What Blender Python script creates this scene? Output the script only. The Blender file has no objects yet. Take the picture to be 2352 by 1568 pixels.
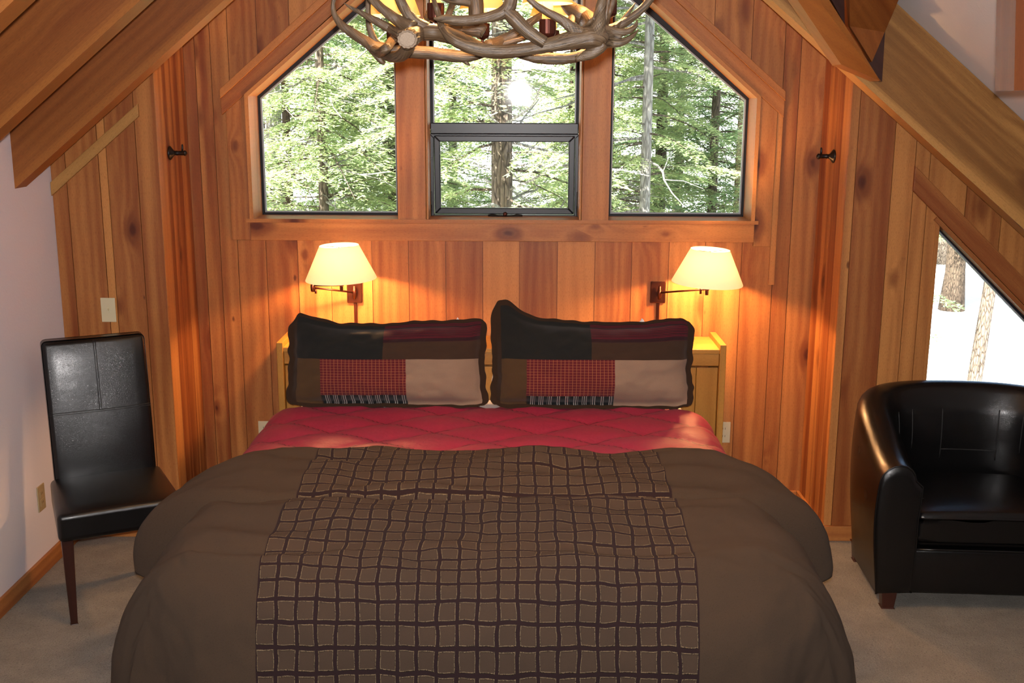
import bpy, bmesh, math, random
import numpy as np
from mathutils import Vector, Matrix, noise

# ------------------------------------------------------------------ camera
FPX = 2550.0; CAM_H = 2.05
PITCH = math.atan(559.0 / FPX); YAW = 0.0055; ROLL = 0.004
sc = bpy.context.scene
col = sc.collection
cam_data = bpy.data.cameras.new('camera')
cam_data.sensor_width = 36.0
cam_data.lens = 36.0 * FPX / 2352.0
cam_data.clip_start = 0.05; cam_data.clip_end = 400
cam = bpy.data.objects.new('camera', cam_data); col.objects.link(cam)
RCAM = Matrix.Rotation(YAW, 3, 'Z') @ Matrix.Rotation(math.pi/2 - PITCH, 3, 'X') @ Matrix.Rotation(ROLL, 3, 'Z')
CAM_O = Vector((0, 0, CAM_H))
cam.matrix_world = Matrix.Translation(CAM_O) @ RCAM.to_4x4()
sc.camera = cam

# ------------------------------------------------------------------ world, sun, flash, exposure
sc.view_settings.view_transform = 'Standard'
sc.view_settings.look = 'None'
sc.view_settings.exposure = 0.32
sc.view_settings.gamma = 1.0
sc.view_settings.use_curve_mapping = False
w = bpy.data.worlds.new('sky'); sc.world = w; w.use_nodes = True
wn = w.node_tree; wn.nodes.clear()
wo = wn.nodes.new('ShaderNodeOutputWorld'); wb = wn.nodes.new('ShaderNodeBackground')
sky = wn.nodes.new('ShaderNodeTexSky')
sky.sky_type = 'NISHITA'; sky.sun_disc = False; sky.sun_elevation = math.radians(48); sky.sun_rotation = math.radians(205)
sky.air_density = 1.0; sky.dust_density = 2.0; sky.ozone_density = 1.0
wn.links.new(sky.outputs[0], wb.inputs[0]); wb.inputs[1].default_value = 0.50
wn.links.new(wb.outputs[0], wo.inputs[0])

def add_light(name, kind, loc, energy, color, **kw):
    l = bpy.data.lights.new(name, kind); l.energy = energy; l.color = color
    for k, v in kw.items(): setattr(l, k, v)
    o = bpy.data.objects.new(name, l); col.objects.link(o); o.location = loc
    return o
sun = add_light('sun', 'SUN', (0, -10, 30), 32.0, (1.0, 0.96, 0.88), angle=math.radians(0.6))
sun.rotation_euler = Vector((0.42, 0.62, -0.80)).to_track_quat('-Z', 'Y').to_euler()
# the camera's own flash, just above the lens
flash = add_light('camera_flash', 'SPOT', (0.0, 0.0, CAM_H + 0.055), 430.0, (1.0, 0.95, 0.93), shadow_soft_size=0.022, spot_size=math.radians(112), spot_blend=1.0)
flash.rotation_euler = (RCAM @ Vector((0.0, 0.14, -1))).to_track_quat('-Z', 'Y').to_euler()

# ------------------------------------------------------------------ pixel helpers (2352 x 1568)
def ray(x, y): return RCAM @ Vector(((x - 1176) / FPX, -(y - 784) / FPX, -1))
def PY(x, y, Y): d = ray(x, y); return CAM_O + d * (Y / d.y)
def PX(x, y, X): d = ray(x, y); return CAM_O + d * (X / d.x)
def PZ(x, y, Z): d = ray(x, y); return CAM_O + d * ((Z - CAM_H) / d.z)
def mpp(p): return (RCAM.transposed() @ (Vector(p) - CAM_O)).z / -FPX   # metres per pixel at p

# ------------------------------------------------------------------ object helpers
def tag(o, label=None, cat=None, group=None, kind=None):
    if label: o['label'] = label
    if cat: o['category'] = cat
    if group: o['group'] = group
    if kind: o['kind'] = kind
    return o
def empty(name, loc, rz=0.0, **kw):
    o = bpy.data.objects.new(name, None); col.objects.link(o)
    o.location = loc; o.rotation_euler = (0, 0, rz); o.empty_display_size = 0.1
    return tag(o, **kw)
def copy_tree(o, parent=None):
    c = o.copy(); col.objects.link(c); c.parent = parent
    for ch in [k for k in bpy.data.objects if k.parent == o]:
        copy_tree(ch, c)
    return c

class MB:
    """collects polygons, with uv (metres across / along the grain) and a tone colour per face"""
    def __init__(self): self.v = []; self.f = []; self.uv = []; self.tone = []; self.mi = []
    def add(self, verts, faces, uvs=None, tone=(0.5, 0.5, 0.5), mi=0):
        b = len(self.v); self.v += [tuple(p) for p in verts]
        for i, f in enumerate(faces):
            self.f.append([b + k for k in f])
            self.uv.append(uvs[i] if uvs else [(0, 0)] * len(f))
            self.tone.append(tone); self.mi.append(mi)
    def build(self, name, mats, parent=None, smooth=False, mods=()):
        me = bpy.data.meshes.new(name); me.from_pydata(self.v, [], self.f)
        if not isinstance(mats, (list, tuple)): mats = [mats]
        for m in mats: me.materials.append(m)
        n = len(me.loops)
        uvl = me.uv_layers.new(name='UVMap')
        flat = np.array([c for fu in self.uv for p in fu for c in p], dtype=np.float32)
        if len(flat) == 2 * n: uvl.data.foreach_set('uv', flat)
        ca = me.color_attributes.new('tone', 'FLOAT_COLOR', 'CORNER')
        tt = np.array([c for fu, t in zip(self.uv, self.tone) for _ in fu for c in (t[0], t[1], t[2], 1.0)], dtype=np.float32)
        if len(tt) == 4 * n: ca.data.foreach_set('color', tt)
        me.polygons.foreach_set('material_index', np.array(self.mi, dtype=np.int32))
        me.polygons.foreach_set('use_smooth', np.full(len(self.f), smooth))
        me.update()
        o = bpy.data.objects.new(name, me); col.objects.link(o); o.parent = parent
        for k, kw in mods:
            m = o.modifiers.new(k.lower(), k)
            for a, v in kw.items(): setattr(m, a, v)
        return o

rnd = random.Random(7)
def clip(poly, nx, nz, c):
    """keep the side nx*x + nz*z <= c of a 2-D polygon"""
    out = []
    for i in range(len(poly)):
        p, q = poly[i], poly[(i + 1) % len(poly)]
        a = nx * p[0] + nz * p[1] - c; b = nx * q[0] + nz * q[1] - c
        if a <= 1e-9: out.append(p)
        if (a < -1e-9 and b > 1e-9) or (a > 1e-9 and b < -1e-9):
            t = a / (a - b); out.append((p[0] + (q[0] - p[0]) * t, p[1] + (q[1] - p[1]) * t))
    return out
def prism(mb, poly, O, U, V, N, depth, grain, tone=None, seed=None):
    """extrude the polygon (in U,V coordinates) from O by depth along N; uv follows the grain vector"""
    if len(poly) < 3: return
    O, U, V, N, G = Vector(O), Vector(U), Vector(V), Vector(N), Vector(grain).normalized()
    if seed is None: seed = (rnd.uniform(0, 90), rnd.uniform(0, 90))
    if tone is None: tone = (0.5, 0.5, 0.5)
    a = sum(poly[i][0] * poly[(i + 1) % len(poly)][1] - poly[(i + 1) % len(poly)][0] * poly[i][1] for i in range(len(poly)))
    if (a > 0) == (U.cross(V).dot(N) > 0): poly = poly[::-1]      # front face looks against N
    n = len(poly)
    front = [O + U * p[0] + V * p[1] for p in poly]; back = [p + N * depth for p in front]
    verts = front + back
    faces = [list(range(n)), [2 * n - 1 - i for i in range(n)]] + [[(i + 1) % n, i, n + i, n + (i + 1) % n] for i in range(n)]
    uvs = []
    for f in faces:
        nn = (verts[f[1]] - verts[f[0]]).cross(verts[f[2]] - verts[f[1]])
        if nn.length < 1e-12: nn = N.copy()
        nn.normalize(); s = G.cross(nn)
        if s.length < 0.2: s = N.cross(G) if abs(nn.dot(N)) < .5 else U.copy()
        s.normalize()
        uvs.append([(verts[k].dot(s) + seed[0], verts[k].dot(G) + seed[1]) for k in f])
    mb.add(verts, faces, uvs, tone)
def box(mb, c, s, grain=(0, 0, 1), tone=None, seed=None, rot=None):
    c = Vector(c); hx, hy, hz = s[0] / 2, s[1] / 2, s[2] / 2
    R = rot if rot is not None else Matrix.Identity(3)
    prism(mb, [(-hx, -hz), (hx, -hz), (hx, hz), (-hx, hz)], c + R @ Vector((0, -hy, 0)), R @ Vector((1, 0, 0)), R @ Vector((0, 0, 1)),
          R @ Vector((0, 1, 0)), s[1], R @ Vector(grain), tone, seed)
def rbox(name, c, s, r, mat, parent=None, seg=3, fn=None, sub=0):
    """rounded box, optionally subdivided and warped by fn"""
    bm = bmesh.new(); bmesh.ops.create_cube(bm, size=1.0)
    for v in bm.verts: v.co = Vector((v.co.x * s[0], v.co.y * s[1], v.co.z * s[2]))
    if sub: bmesh.ops.subdivide_edges(bm, edges=bm.edges[:], cuts=sub, use_grid_fill=True)
    es = [e for e in bm.edges if len(e.link_faces) == 2 and e.calc_face_angle(0) > 0.5]
    bmesh.ops.bevel(bm, geom=es, offset=r, segments=seg, affect='EDGES', profile=0.5)
    uv = bm.loops.layers.uv.new('UVMap')
    for v in bm.verts:
        if fn: v.co = fn(v.co.copy())
        v.co += Vector(c)
    for f in bm.faces:
        f.smooth = True
        for l in f.loops: l[uv].uv = (l.vert.co.x, l.vert.co.z + l.vert.co.y)
    me = bpy.data.meshes.new(name); bm.to_mesh(me); bm.free(); me.materials.append(mat)
    o = bpy.data.objects.new(name, me); col.objects.link(o); o.parent = parent
    return o
def catmull(pts, n):
    """pts: rows of numbers; smooth curve through them"""
    P = np.array(pts, float); out = []
    P = np.vstack([2 * P[0] - P[1], P, 2 * P[-1] - P[-2]])
    for i in range(1, len(P) - 2):
        for k in range(n):
            t = k / n
            out.append(0.5 * ((2 * P[i]) + (-P[i-1] + P[i+1]) * t + (2*P[i-1] - 5*P[i] + 4*P[i+1] - P[i+2]) * t*t + (-P[i-1] + 3*P[i] - 3*P[i+1] + P[i+2]) * t**3))
    out.append(P[-2]); return np.array(out)
def tube(mb, pts, sides=10, wob=0.0, seed=0, tone=(0.5, 0.5, 0.5), mi=0, caps=True):
    """pts rows (x,y,z,r)"""
    P = [Vector(p[:3]) for p in pts]; R = [max(p[3], 1e-4) for p in pts]
    n = len(P); up = None; rings = []; L = 0; Ls = []
    for i in range(n):
        t = (P[min(i + 1, n - 1)] - P[max(i - 1, 0)])
        if t.length < 1e-9: t = Vector((0, 0, 1))
        t.normalize()
        if up is None: up = Vector((0, 0, 1)) if abs(t.z) < .9 else Vector((1, 0, 0))
        up = (up - t * up.dot(t)); up.normalize(); s = t.cross(up)
        if i: L += (P[i] - P[i - 1]).length
        Ls.append(L); ring = []
        for k in range(sides):
            a = 2 * math.pi * k / sides; r = R[i]
            if wob:
                q = P[i] + (up * math.cos(a) + s * math.sin(a)) * r
                r *= 1 + wob * noise.noise(Vector((math.cos(a) * 1.6 + seed, math.sin(a) * 1.6, L * 9)))
                r *= 1 + wob * .5 * noise.noise(q * 60 + Vector((seed, 0, 0)))
            ring.append(P[i] + (up * math.cos(a) + s * math.sin(a)) * r)
        rings.append(ring)
    V = [v for r in rings for v in r]; F = []; U = []
    for i in range(n - 1):
        for k in range(sides):
            k2 = (k + 1) % sides
            F.append([i*sides + k, i*sides + k2, (i+1)*sides + k2, (i+1)*sides + k])
            c = 2 * math.pi * R[i]
            U.append([(seed + c*k/sides, Ls[i]), (seed + c*(k+1)/sides, Ls[i]), (seed + c*(k+1)/sides, Ls[i+1]), (seed + c*k/sides, Ls[i+1])])
    if caps:
        F.append([k for k in range(sides)][::-1]); U.append([(0, 0)] * sides)
        F.append([(n - 1)*sides + k for k in range(sides)]); U.append([(0, 0)] * sides)
    mb.add(V, F, U, tone, mi)
def lathe(mb, prof, C=(0, 0, 0), axis=(0, 0, 1), n=32, tone=(.5, .5, .5), mi=0):
    """prof rows (r, h) along axis"""
    A = Vector(axis).normalized(); X = Vector((1, 0, 0)) if abs(A.x) < .9 else Vector((0, 1, 0))
    X = (X - A * X.dot(A)).normalized(); Y = A.cross(X); C = Vector(C)
    V = [C + A * h + (X * math.cos(2*math.pi*k/n) + Y * math.sin(2*math.pi*k/n)) * r for r, h in prof for k in range(n)]
    F = [[i*n + k, i*n + (k+1) % n, (i+1)*n + (k+1) % n, (i+1)*n + k] for i in range(len(prof) - 1) for k in range(n)]
    mb.add(V, F, None, tone, mi)
def grid(mb, fn, nu, nv, uvfn=None, tone=(.5, .5, .5), mi=0, flip=False):
    V = []; UVs = []
    for j in range(nv + 1):
        for i in range(nu + 1):
            u, v = i / nu, j / nv
            V.append(fn(u, v)); UVs.append(uvfn(u, v) if uvfn else (u, v))
    F = []; U = []
    for j in range(nv):
        for i in range(nu):
            f = [j*(nu+1)+i, j*(nu+1)+i+1, (j+1)*(nu+1)+i+1, (j+1)*(nu+1)+i]
            if flip: f = f[::-1]
            F.append(f); U.append([UVs[k] for k in f])
    mb.add(V, F, U, tone, mi)

# ------------------------------------------------------------------ material helpers
class NT:
    def __init__(self, name):
        self.m = bpy.data.materials.new(name); self.m.use_nodes = True
        self.t = self.m.node_tree; self.t.nodes.clear()
        self.out = self.t.nodes.new('ShaderNodeOutputMaterial')
    def put(self, sock, v):
        if isinstance(v, bpy.types.NodeSocket): self.t.links.new(v, sock)
        elif v is not None:
            if isinstance(v, tuple) and len(v) == 3 and sock.type == 'RGBA': v = v + (1,)
            sock.default_value = v
    def n(self, typ, props=None, **ins):
        nd = self.t.nodes.new(typ)
        for k, v in (props or {}).items(): setattr(nd, k, v)
        for k, v in ins.items():
            key = int(k[1:]) if k[0] == '_' and k[1:].isdigit() else k.replace('_', ' ')
            self.put(nd.inputs[key], v)
        return nd
    def M(self, op, a, b=None, c=None, clamp=False):
        nd = self.t.nodes.new('ShaderNodeMath'); nd.operation = op; nd.use_clamp = clamp
        for i, v in enumerate((a, b, c)):
            if v is not None: self.put(nd.inputs[i], v)
        return nd.outputs[0]
    def mix(self, f, a, b, blend='MIX'):
        nd = self.t.nodes.new('ShaderNodeMix'); nd.data_type = 'RGBA'; nd.blend_type = blend; nd.clamp_factor = True
        self.put(nd.inputs[0], f); self.put(nd.inputs[6], a); self.put(nd.inputs[7], b); return nd.outputs[2]
    def ramp(self, v, lo, hi):
        nd = self.t.nodes.new('ShaderNodeMapRange'); nd.interpolation_type = 'SMOOTHSTEP'
        self.put(nd.inputs[0], v); self.put(nd.inputs[1], lo); self.put(nd.inputs[2], hi); return nd.outputs[0]
    def xyz(self, x, y, z=0.0):
        nd = self.t.nodes.new('ShaderNodeCombineXYZ')
        for i, v in enumerate((x, y, z)): self.put(nd.inputs[i], v)
        return nd.outputs[0]
    def sep(self, v):
        nd = self.t.nodes.new('ShaderNodeSeparateXYZ'); self.put(nd.inputs[0], v); return nd.outputs
    def noise(self, vec, scale=1.0, detail=3.0, rough=.5, dist=0.0):
        nd = self.n('ShaderNodeTexNoise', Vector=vec, Scale=scale, Detail=detail, Roughness=rough, Distortion=dist); return nd.outputs[0]
    def vor(self, vec, scale=1.0, feat='F1'):
        return self.n('ShaderNodeTexVoronoi', {'feature': feat}, Vector=vec, Scale=scale)
    def obj(self): return self.t.nodes.new('ShaderNodeTexCoord').outputs['Object']
    def uv(self): return self.t.nodes.new('ShaderNodeTexCoord').outputs['UV']
    def bump(self, h, strength=.3, dist=.01):
        return self.n('ShaderNodeBump', Height=h, Strength=strength, Distance=dist).outputs[0]
    def pbsdf(self, color, rough=.5, normal=None, **kw):
        p = self.t.nodes.new('ShaderNodeBsdfPrincipled')
        self.put(p.inputs['Base Color'], color); self.put(p.inputs['Roughness'], rough)
        if normal is not None: self.put(p.inputs['Normal'], normal)
        for k, v in kw.items(): self.put(p.inputs[k.replace('_', ' ')], v)
        self.t.links.new(p.outputs[0], self.out.inputs[0]); return self.m

def mat_plain(name, color, rough=.5, **kw): return NT(name).pbsdf(color, rough, **kw)
def mat_wood(name, light, dark, knot=(.07, .012, .004), rough=.5, knotty=1.0, spec=.35, contrast=1.0):
    t = NT(name); uv = t.sep(t.uv()); u, v = uv[0], uv[1]
    att = t.n('ShaderNodeAttribute', {'attribute_name': 'tone'}).outputs['Color']
    tc = t.sep(att)
    kn = t.vor(t.xyz(t.M('MULTIPLY', u, 5.6), t.M('MULTIPLY', v, 3.1)), 1.0)
    kcol = t.sep(kn.outputs['Color'])
    # shape noise makes knots irregular
    d = t.M('ADD', kn.outputs['Distance'], t.M('MULTIPLY', t.M('SUBTRACT', t.noise(t.xyz(t.M('MULTIPLY', u, 40), t.M('MULTIPLY', v, 25)), 1, 2), .5), .05))
    on = t.M('GREATER_THAN', kcol[0], t.M('SUBTRACT', 1.0, t.M('MULTIPLY', tc[2], .85 * knotty)))
    rad = t.M('ADD', .06, t.M('MULTIPLY', t.M('POWER', kcol[1], 1.5), .12))
    near = t.M('MULTIPLY', on, t.M('SUBTRACT', 1.0, t.ramp(d, rad, t.M('MULTIPLY', rad, 2.3))))
    core = t.M('MULTIPLY', on, t.M('SUBTRACT', 1.0, t.ramp(d, t.M('MULTIPLY', rad, .35), t.M('MULTIPLY', rad, .95))))
    pull = t.M('MULTIPLY', on, t.M('EXPONENT', t.M('MULTIPLY', d, -7.0)))
    k2 = t.vor(t.xyz(t.M('MULTIPLY', u, 10.0), t.M('MULTIPLY', v, 4.6), 3.0), 1.0); k2c = t.sep(k2.outputs['Color'])
    small = t.M('MULTIPLY', t.M('GREATER_THAN', k2c[0], t.M('SUBTRACT', 1.0, t.M('MULTIPLY', tc[2], .38 * knotty))), t.M('SUBTRACT', 1.0, t.ramp(t.M('ADD', k2.outputs['Distance'], t.M('MULTIPLY', t.M('SUBTRACT', t.noise(t.xyz(t.M('MULTIPLY', u, 50), t.M('MULTIPLY', v, 30)), 1, 2), .5), .05)), t.M('MULTIPLY', k2c[1], .05), t.M('ADD', .05, t.M('MULTIPLY', k2c[1], .07)))))
    low = t.noise(t.xyz(t.M('MULTIPLY', u, 3.0), t.M('MULTIPLY', v, .28)), 1, 3)
    ph = t.M('ADD', t.M('ADD', t.M('MULTIPLY', u, 130.0), t.M('MULTIPLY', low, 38.0)), t.M('MULTIPLY', pull, 20.0))
    rings = t.M('MULTIPLY', t.M('ADD', t.M('SINE', ph), 1.0), .5)
    fine = t.noise(t.xyz(t.M('MULTIPLY', u, 420.0), t.M('MULTIPLY', v, 9.0)), 1, 3)
    streak = t.noise(t.xyz(t.M('MULTIPLY', u, 13.0), t.M('MULTIPLY', v, .35), t.M('MULTIPLY', tc[1], 10)), 1, 2)
    s2 = t.ramp(streak, .36, .64)
    blot = t.noise(t.xyz(t.M('MULTIPLY', u, 6.0), t.M('MULTIPLY', v, 2.5)), 1, 3)
    val = t.M('ADD', tc[0], t.M('MULTIPLY', t.M('SUBTRACT', s2, .5), t.M('MULTIPLY', tc[1], .62)))
    val = t.M('ADD', val, t.M('MULTIPLY', t.M('SUBTRACT', rings, .5), .16 * contrast))
    val = t.M('ADD', val, t.M('MULTIPLY', t.M('SUBTRACT', fine, .5), .42 * contrast))
    val = t.M('ADD', val, t.M('MULTIPLY', t.M('SUBTRACT', blot, .5), .22 * contrast))
    c = t.mix(t.ramp(val, -.12, 1.12), dark, light)
    halo = tuple(.55 * a + .45 * b for a, b in zip(dark, knot))
    c = t.mix(t.M('MULTIPLY', near, .75), c, halo)
    c = t.mix(t.M('MULTIPLY', core, .92), c, knot)
    c = t.mix(t.M('MULTIPLY', small, .80), c, knot)
    pore = t.noise(t.xyz(t.M('MULTIPLY', u, 900.0), t.M('MULTIPLY', v, 60.0)), 1, 2, .7)
    c = t.mix(t.M('MULTIPLY', t.ramp(pore, .50, .68), .40), c, tuple(x * .55 for x in dark))
    h = t.M('ADD', t.M('MULTIPLY', fine, .6), t.M('MULTIPLY', rings, .4))
    return t.pbsdf(c, rough, t.bump(h, .18, .002), Specular_IOR_Level=spec)

CEDAR_L, CEDAR_D = (.55, .235, .066), (.215, .050, .012)
M = {}
M['cedar'] = mat_wood('cedar', CEDAR_L, CEDAR_D, rough=.45)
M['fir'] = mat_wood('fir_beam', (.33, .115, .022), (.15, .036, .006), rough=.5, knotty=.6)
M['fir_light'] = mat_wood('fir_pale', (.46, .23, .065), (.20, .082, .018), rough=.5, knotty=.9, contrast=1.5)
M['pine'] = mat_wood('pine', (.54, .27, .055), (.32, .135, .022), rough=.35, knotty=.7, spec=.5)
M['darkwood'] = mat_wood('mahogany', (.055, .016, .010), (.022, .007, .005), rough=.3, knotty=0, spec=.5)

def make_plaster(name, colr, scale=90):
    t = NT(name); o = t.obj()
    return t.pbsdf(colr, .8, t.bump(t.noise(o, scale, 4, .6), .25, .003), Specular_IOR_Level=.2)
M['plaster'] = make_plaster('plaster', (.74, .70, .745))
M['ceiling'] = make_plaster('ceiling_paint', (.78, .77, .77))
def make_carpet():
    t = NT('carpet'); o = t.obj()
    a = t.noise(o, 190, 3, .8); b = t.noise(o, 7, 5, .7); sp = t.noise(o, 110, 2, .6)
    c = t.mix(t.ramp(b, .3, .7), (.26, .23, .185), (.37, .33, .27))
    c = t.mix(t.ramp(a, .35, .65), t.mix(.45, c, (.08, .07, .055)), c)
    c = t.mix(t.M('MULTIPLY', t.ramp(sp, .60, .70), .75), c, (.075, .06, .05))
    return t.pbsdf(c, .95, t.bump(t.M('ADD', a, sp), .9, .01), Specular_IOR_Level=.1, Sheen_Weight=.3)
M['carpet'] = make_carpet()
def make_leather(name='black_leather'):
    t = NT(name); o = t.obj()
    v = t.vor(o, 260, 'DISTANCE_TO_EDGE').outputs['Distance']
    h = t.M('ADD', t.M('MULTIPLY', t.ramp(v, 0, .12), .5), t.M('MULTIPLY', t.noise(o, 14, 3), 1.6))
    return t.pbsdf((.004, .0038, .004), t.M('ADD', .20, t.M('MULTIPLY', t.noise(o, 9, 2), .10)), t.bump(h, .14, .003), Specular_IOR_Level=.5)
M['leather'] = make_leather()
M['thread'] = mat_plain('seam_thread', (.010, .009, .009), .5)
M['black_metal'] = mat_plain('black_window_frame', (.013, .014, .018), .35, Specular_IOR_Level=.4)
M['iron'] = mat_plain('dark_iron', (.012, .009, .008), .35, Metallic=.4, Specular_IOR_Level=.6)
M['bronze'] = mat_plain('bronze', (.075, .022, .014), .28, Metallic=.75)
M['black_side'] = mat_plain('black_side_frame', (.010, .010, .013), .5, Specular_IOR_Level=.25)
M['gasket'] = mat_plain('grey_gasket', (.30, .31, .33), .4)
M['ivory'] = mat_plain('ivory_plastic', (.62, .55, .36), .4)
M['beige_plastic'] = mat_plain('beige_plastic', (.42, .32, .17), .4)
M['slot'] = mat_plain('socket_slot', (.05, .04, .03), .6)
def make_glass():
    t = NT('window_glass')
    tr = t.n('ShaderNodeBsdfTransparent', Color=(.97, .985, .98, 1)); gl = t.n('ShaderNodeBsdfGlossy', Color=(1, 1, 1, 1), Roughness=.03)
    fr = t.n('ShaderNodeFresnel', IOR=1.5)
    mx = t.n('ShaderNodeMixShader', _0=t.M('MULTIPLY', fr.outputs[0], 1.3), _1=tr.outputs[0], _2=gl.outputs[0])
    t.t.links.new(mx.outputs[0], t.out.inputs[0]); return t.m
M['glass'] = make_glass()
def make_shade(name, colr, trans):
    t = NT(name)
    df = t.n('ShaderNodeBsdfDiffuse', Color=colr + (1,)); tl = t.n('ShaderNodeBsdfTranslucent', Color=colr + (1,))
    mx = t.n('ShaderNodeMixShader', _0=trans, _1=df.outputs[0], _2=tl.outputs[0])
    t.t.links.new(mx.outputs[0], t.out.inputs[0]); return t.m
M['shade'] = make_shade('lamp_shade_fabric', (.96, .93, .86), .55)
M['shade_amber'] = make_shade('amber_shade', (.95, .76, .38), .6)
def make_emit(name, colr, s):
    t = NT(name); e = t.n('ShaderNodeEmission', Color=colr + (1,), Strength=s); t.t.links.new(e.outputs[0], t.out.inputs[0]); return t.m
M['bulb'] = make_emit('glowing_bulb', (1.0, .62, .28), 25.0)

# ------------------------------------------------------------------ room shell
XC = -0.07; SL = 0.83; APEX = 3.348; CEIL = 3.76          # roof pitch, rafter underside and ceiling heights at the ridge
XL = -2.085; XR = 3.3; YF = 4.975; YB = 5.44; RXL = -1.60; RXR = 1.455; YREAR = -2.6
def zlow(x): return APEX - SL * abs(x - XC)
def zceil(x): return CEIL - SL * abs(x - XC)
def roofclip(poly, extra=0.02):
    c = CEIL + extra
    poly = clip(poly, SL, 1.0, c + SL * XC)
    return clip(poly, -SL, 1.0, c - SL * XC)

def boards(mb, edges, tones, regions, O, U, N, gap=.0016, grain=(0, 0, 1)):
    """vertical boards between edges, cut by each convex region (list of half-planes)"""
    for i in range(len(edges) - 1):
        seed = (rnd.uniform(0, 90), rnd.uniform(0, 90)); tn = tones[i % len(tones)]
        jit = rnd.uniform(0, .0012)
        for reg in regions:
            p = [(edges[i] + gap, 0.0), (edges[i+1] - gap, 0.0), (edges[i+1] - gap, 4.0), (edges[i] + gap, 4.0)]
            p = roofclip(p) if abs(U[0]) > .5 else p
            for hp in reg: p = clip(p, *hp)
            if len(p) >= 3:
                prism(mb, p, Vector(O) + Vector(N) * jit, U, (0, 0, 1), N, .010, grain, tn, seed)
def slab(mb, regions, O, N, x0, x1, depth):
    for reg in regions:
        p = roofclip([(x0, 0.0), (x1, 0.0), (x1, 4.0), (x0, 4.0)])
        for hp in reg: p = clip(p, *hp)
        if len(p) >= 3: prism(mb, p, Vector(O) + Vector(N) * .009, (1, 0, 0), (0, 0, 1), N, depth, (0, 0, 1), (.1, .3, 0))

# --- head wall with the big window opening
WX0, WX1, WZ0, WZC = -1.312, 1.15, 1.452, 2.062      # opening sides, sill, corner height
WS = (2.497 - 2.051) / (1.257 - .735)                # slope of the opening
def wdiag(x): return WZC + WS * (x - WX0) if x < XC - .01 else WZC + WS * (WX1 - x)
cL = WZC - WS * WX0; cR = WZC + WS * WX1
regs = [[(0, 1, WZ0), (-1, 0, -WX0), (1, 0, WX1)], [(1, 0, WX0)], [(-1, 0, -WX1)],
        [(WS, -1, -cL), (-1, 0, -WX0), (1, 0, -.08)], [(-WS, -1, -cR), (1, 0, WX1), (-1, 0, .08)]]
bx = [PY(x, 620, YB).x for x in (600, 613, 685, 760, 855, 939, 1024, 1109, 1193, 1280, 1366, 1450, 1535, 1618, 1702, 1775)]
left_b = [-1.60, -1.545, -1.47, -1.385] ; edges = left_b + [-1.245] + bx[2:] + [1.335, 1.46]
ton = [(.45, .9, .6), (.35, 1, .7), (.62, .7, 1.0), (.40, .5, .5), (.42, .5, .9), (.72, .9, .5), (.62, .7, .4), (.42, .4, .4), (.50, .4, .5), (.30, .3, .2),
       (.88, .4, .1), (.30, .3, .3), (.85, .4, .2), (.48, .4, .2), (.50, .6, .9), (.75, .7, .6), (.62, .8, .9), (.50, .4, .6), (.36, .4, .6), (.5, .5, .5)]
mb = MB(); boards(mb, edges, ton, regs, (0, YB, 0), (1, 0, 0), (0, 1, 0))
slab(mb, regs, (0, YB, 0), (0, 1, 0), -1.75, 1.6, .22)
tag(mb.build('wall_back', M['cedar']), kind='structure')

# --- recess side walls
for nm, X, s, tn in (('wall_recess_left', RXL, -1, [(.75, .8, .2), (.42, 1, .9), (.30, .9, .9), (.45, 1, .8), (.35, .7, .7)]),
                     ('wall_recess_right', RXR, 1, [(.45, 1, .3), (.30, .6, .8), (.62, .9, .5), (.30, .8, .6), (.55, .9, .5)])):
    mb = MB(); n = 4; es = [YF + .0 + (YB - YF) * k / n for k in range(n + 1)]
    top = zceil(X)
    for i in range(n):
        a, b = es[i] + .0016, es[i+1] - .0016
        prism(mb, [(a, 0), (b, 0), (b, top), (a, top)], (X, 0, 0), (0, 1, 0), (0, 0, 1), (s, 0, 0), .02, (0, 0, 1), tn[i])
    prism(mb, [(YF + .015, 0), (YB + .1, 0), (YB + .1, top - .12), (YF + .015, top - .12)], (X + s * .018, 0, 0), (0, 1, 0), (0, 0, 1), (s, 0, 0), .08, (0, 0, 1), (.2, .3, 0))
    tag(mb.build(nm, M['cedar']), kind='structure')

# --- front walls on both sides of the recess
mb = MB()
fe = [PY(x, 600, YF).x for x in (128, 168, 243, 262, 330, 376)]; fe[0] = XL; fe[-1] = RXL
boards(mb, fe, [(.28, .7, .3), (.40, .5, .9), (.80, .5, .2), (.36, .5, 1.0), (.45, 1.0, .1)], [[]], (0, YF, 0), (1, 0, 0), (0, 1, 0))
slab(mb, [[]], (0, YF, 0), (0, 1, 0), XL - .1, RXL - .015, .12)
tag(mb.build('wall_back_left', M['cedar']), kind='structure')

TX0 = 1.866; TZ = PY(2150, 498, YF).z; TS = (1.545 - 1.162) / (2.27 - 1.863); TZB = .45
cT = TZ + TS * TX0; TX1 = TX0 + (TZ - TZB) / TS
tregs = [[(1, 0, TX0)], [(-1, 0, -TX0), (-TS, -1, -cT), (1, 0, TX1)], [(0, 1, TZB), (-1, 0, -TX0), (1, 0, TX1)], [(-1, 0, -TX1)]]
fe = [RXR] + [PY(x, 500, YF).x for x in (1958, 2042, 2092, 2126, 2215, 2300)] + [2.5, 2.68, 2.86, 3.04, 3.3]
mb = MB(); boards(mb, fe, [(.72, .6, .5), (.30, .35, .3), (.78, .7, .7), (.70, .5, .2), (.72, .4, .2), (.52, .5, .6), (.68, .5, .3), (.5, .5, .4)], tregs, (0, YF, 0), (1, 0, 0), (0, 1, 0))
slab(mb, tregs, (0, YF, 0), (0, 1, 0), RXR + .015, XR, .12)
tag(mb.build('wall_back_right', M['cedar']), kind='structure')

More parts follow.
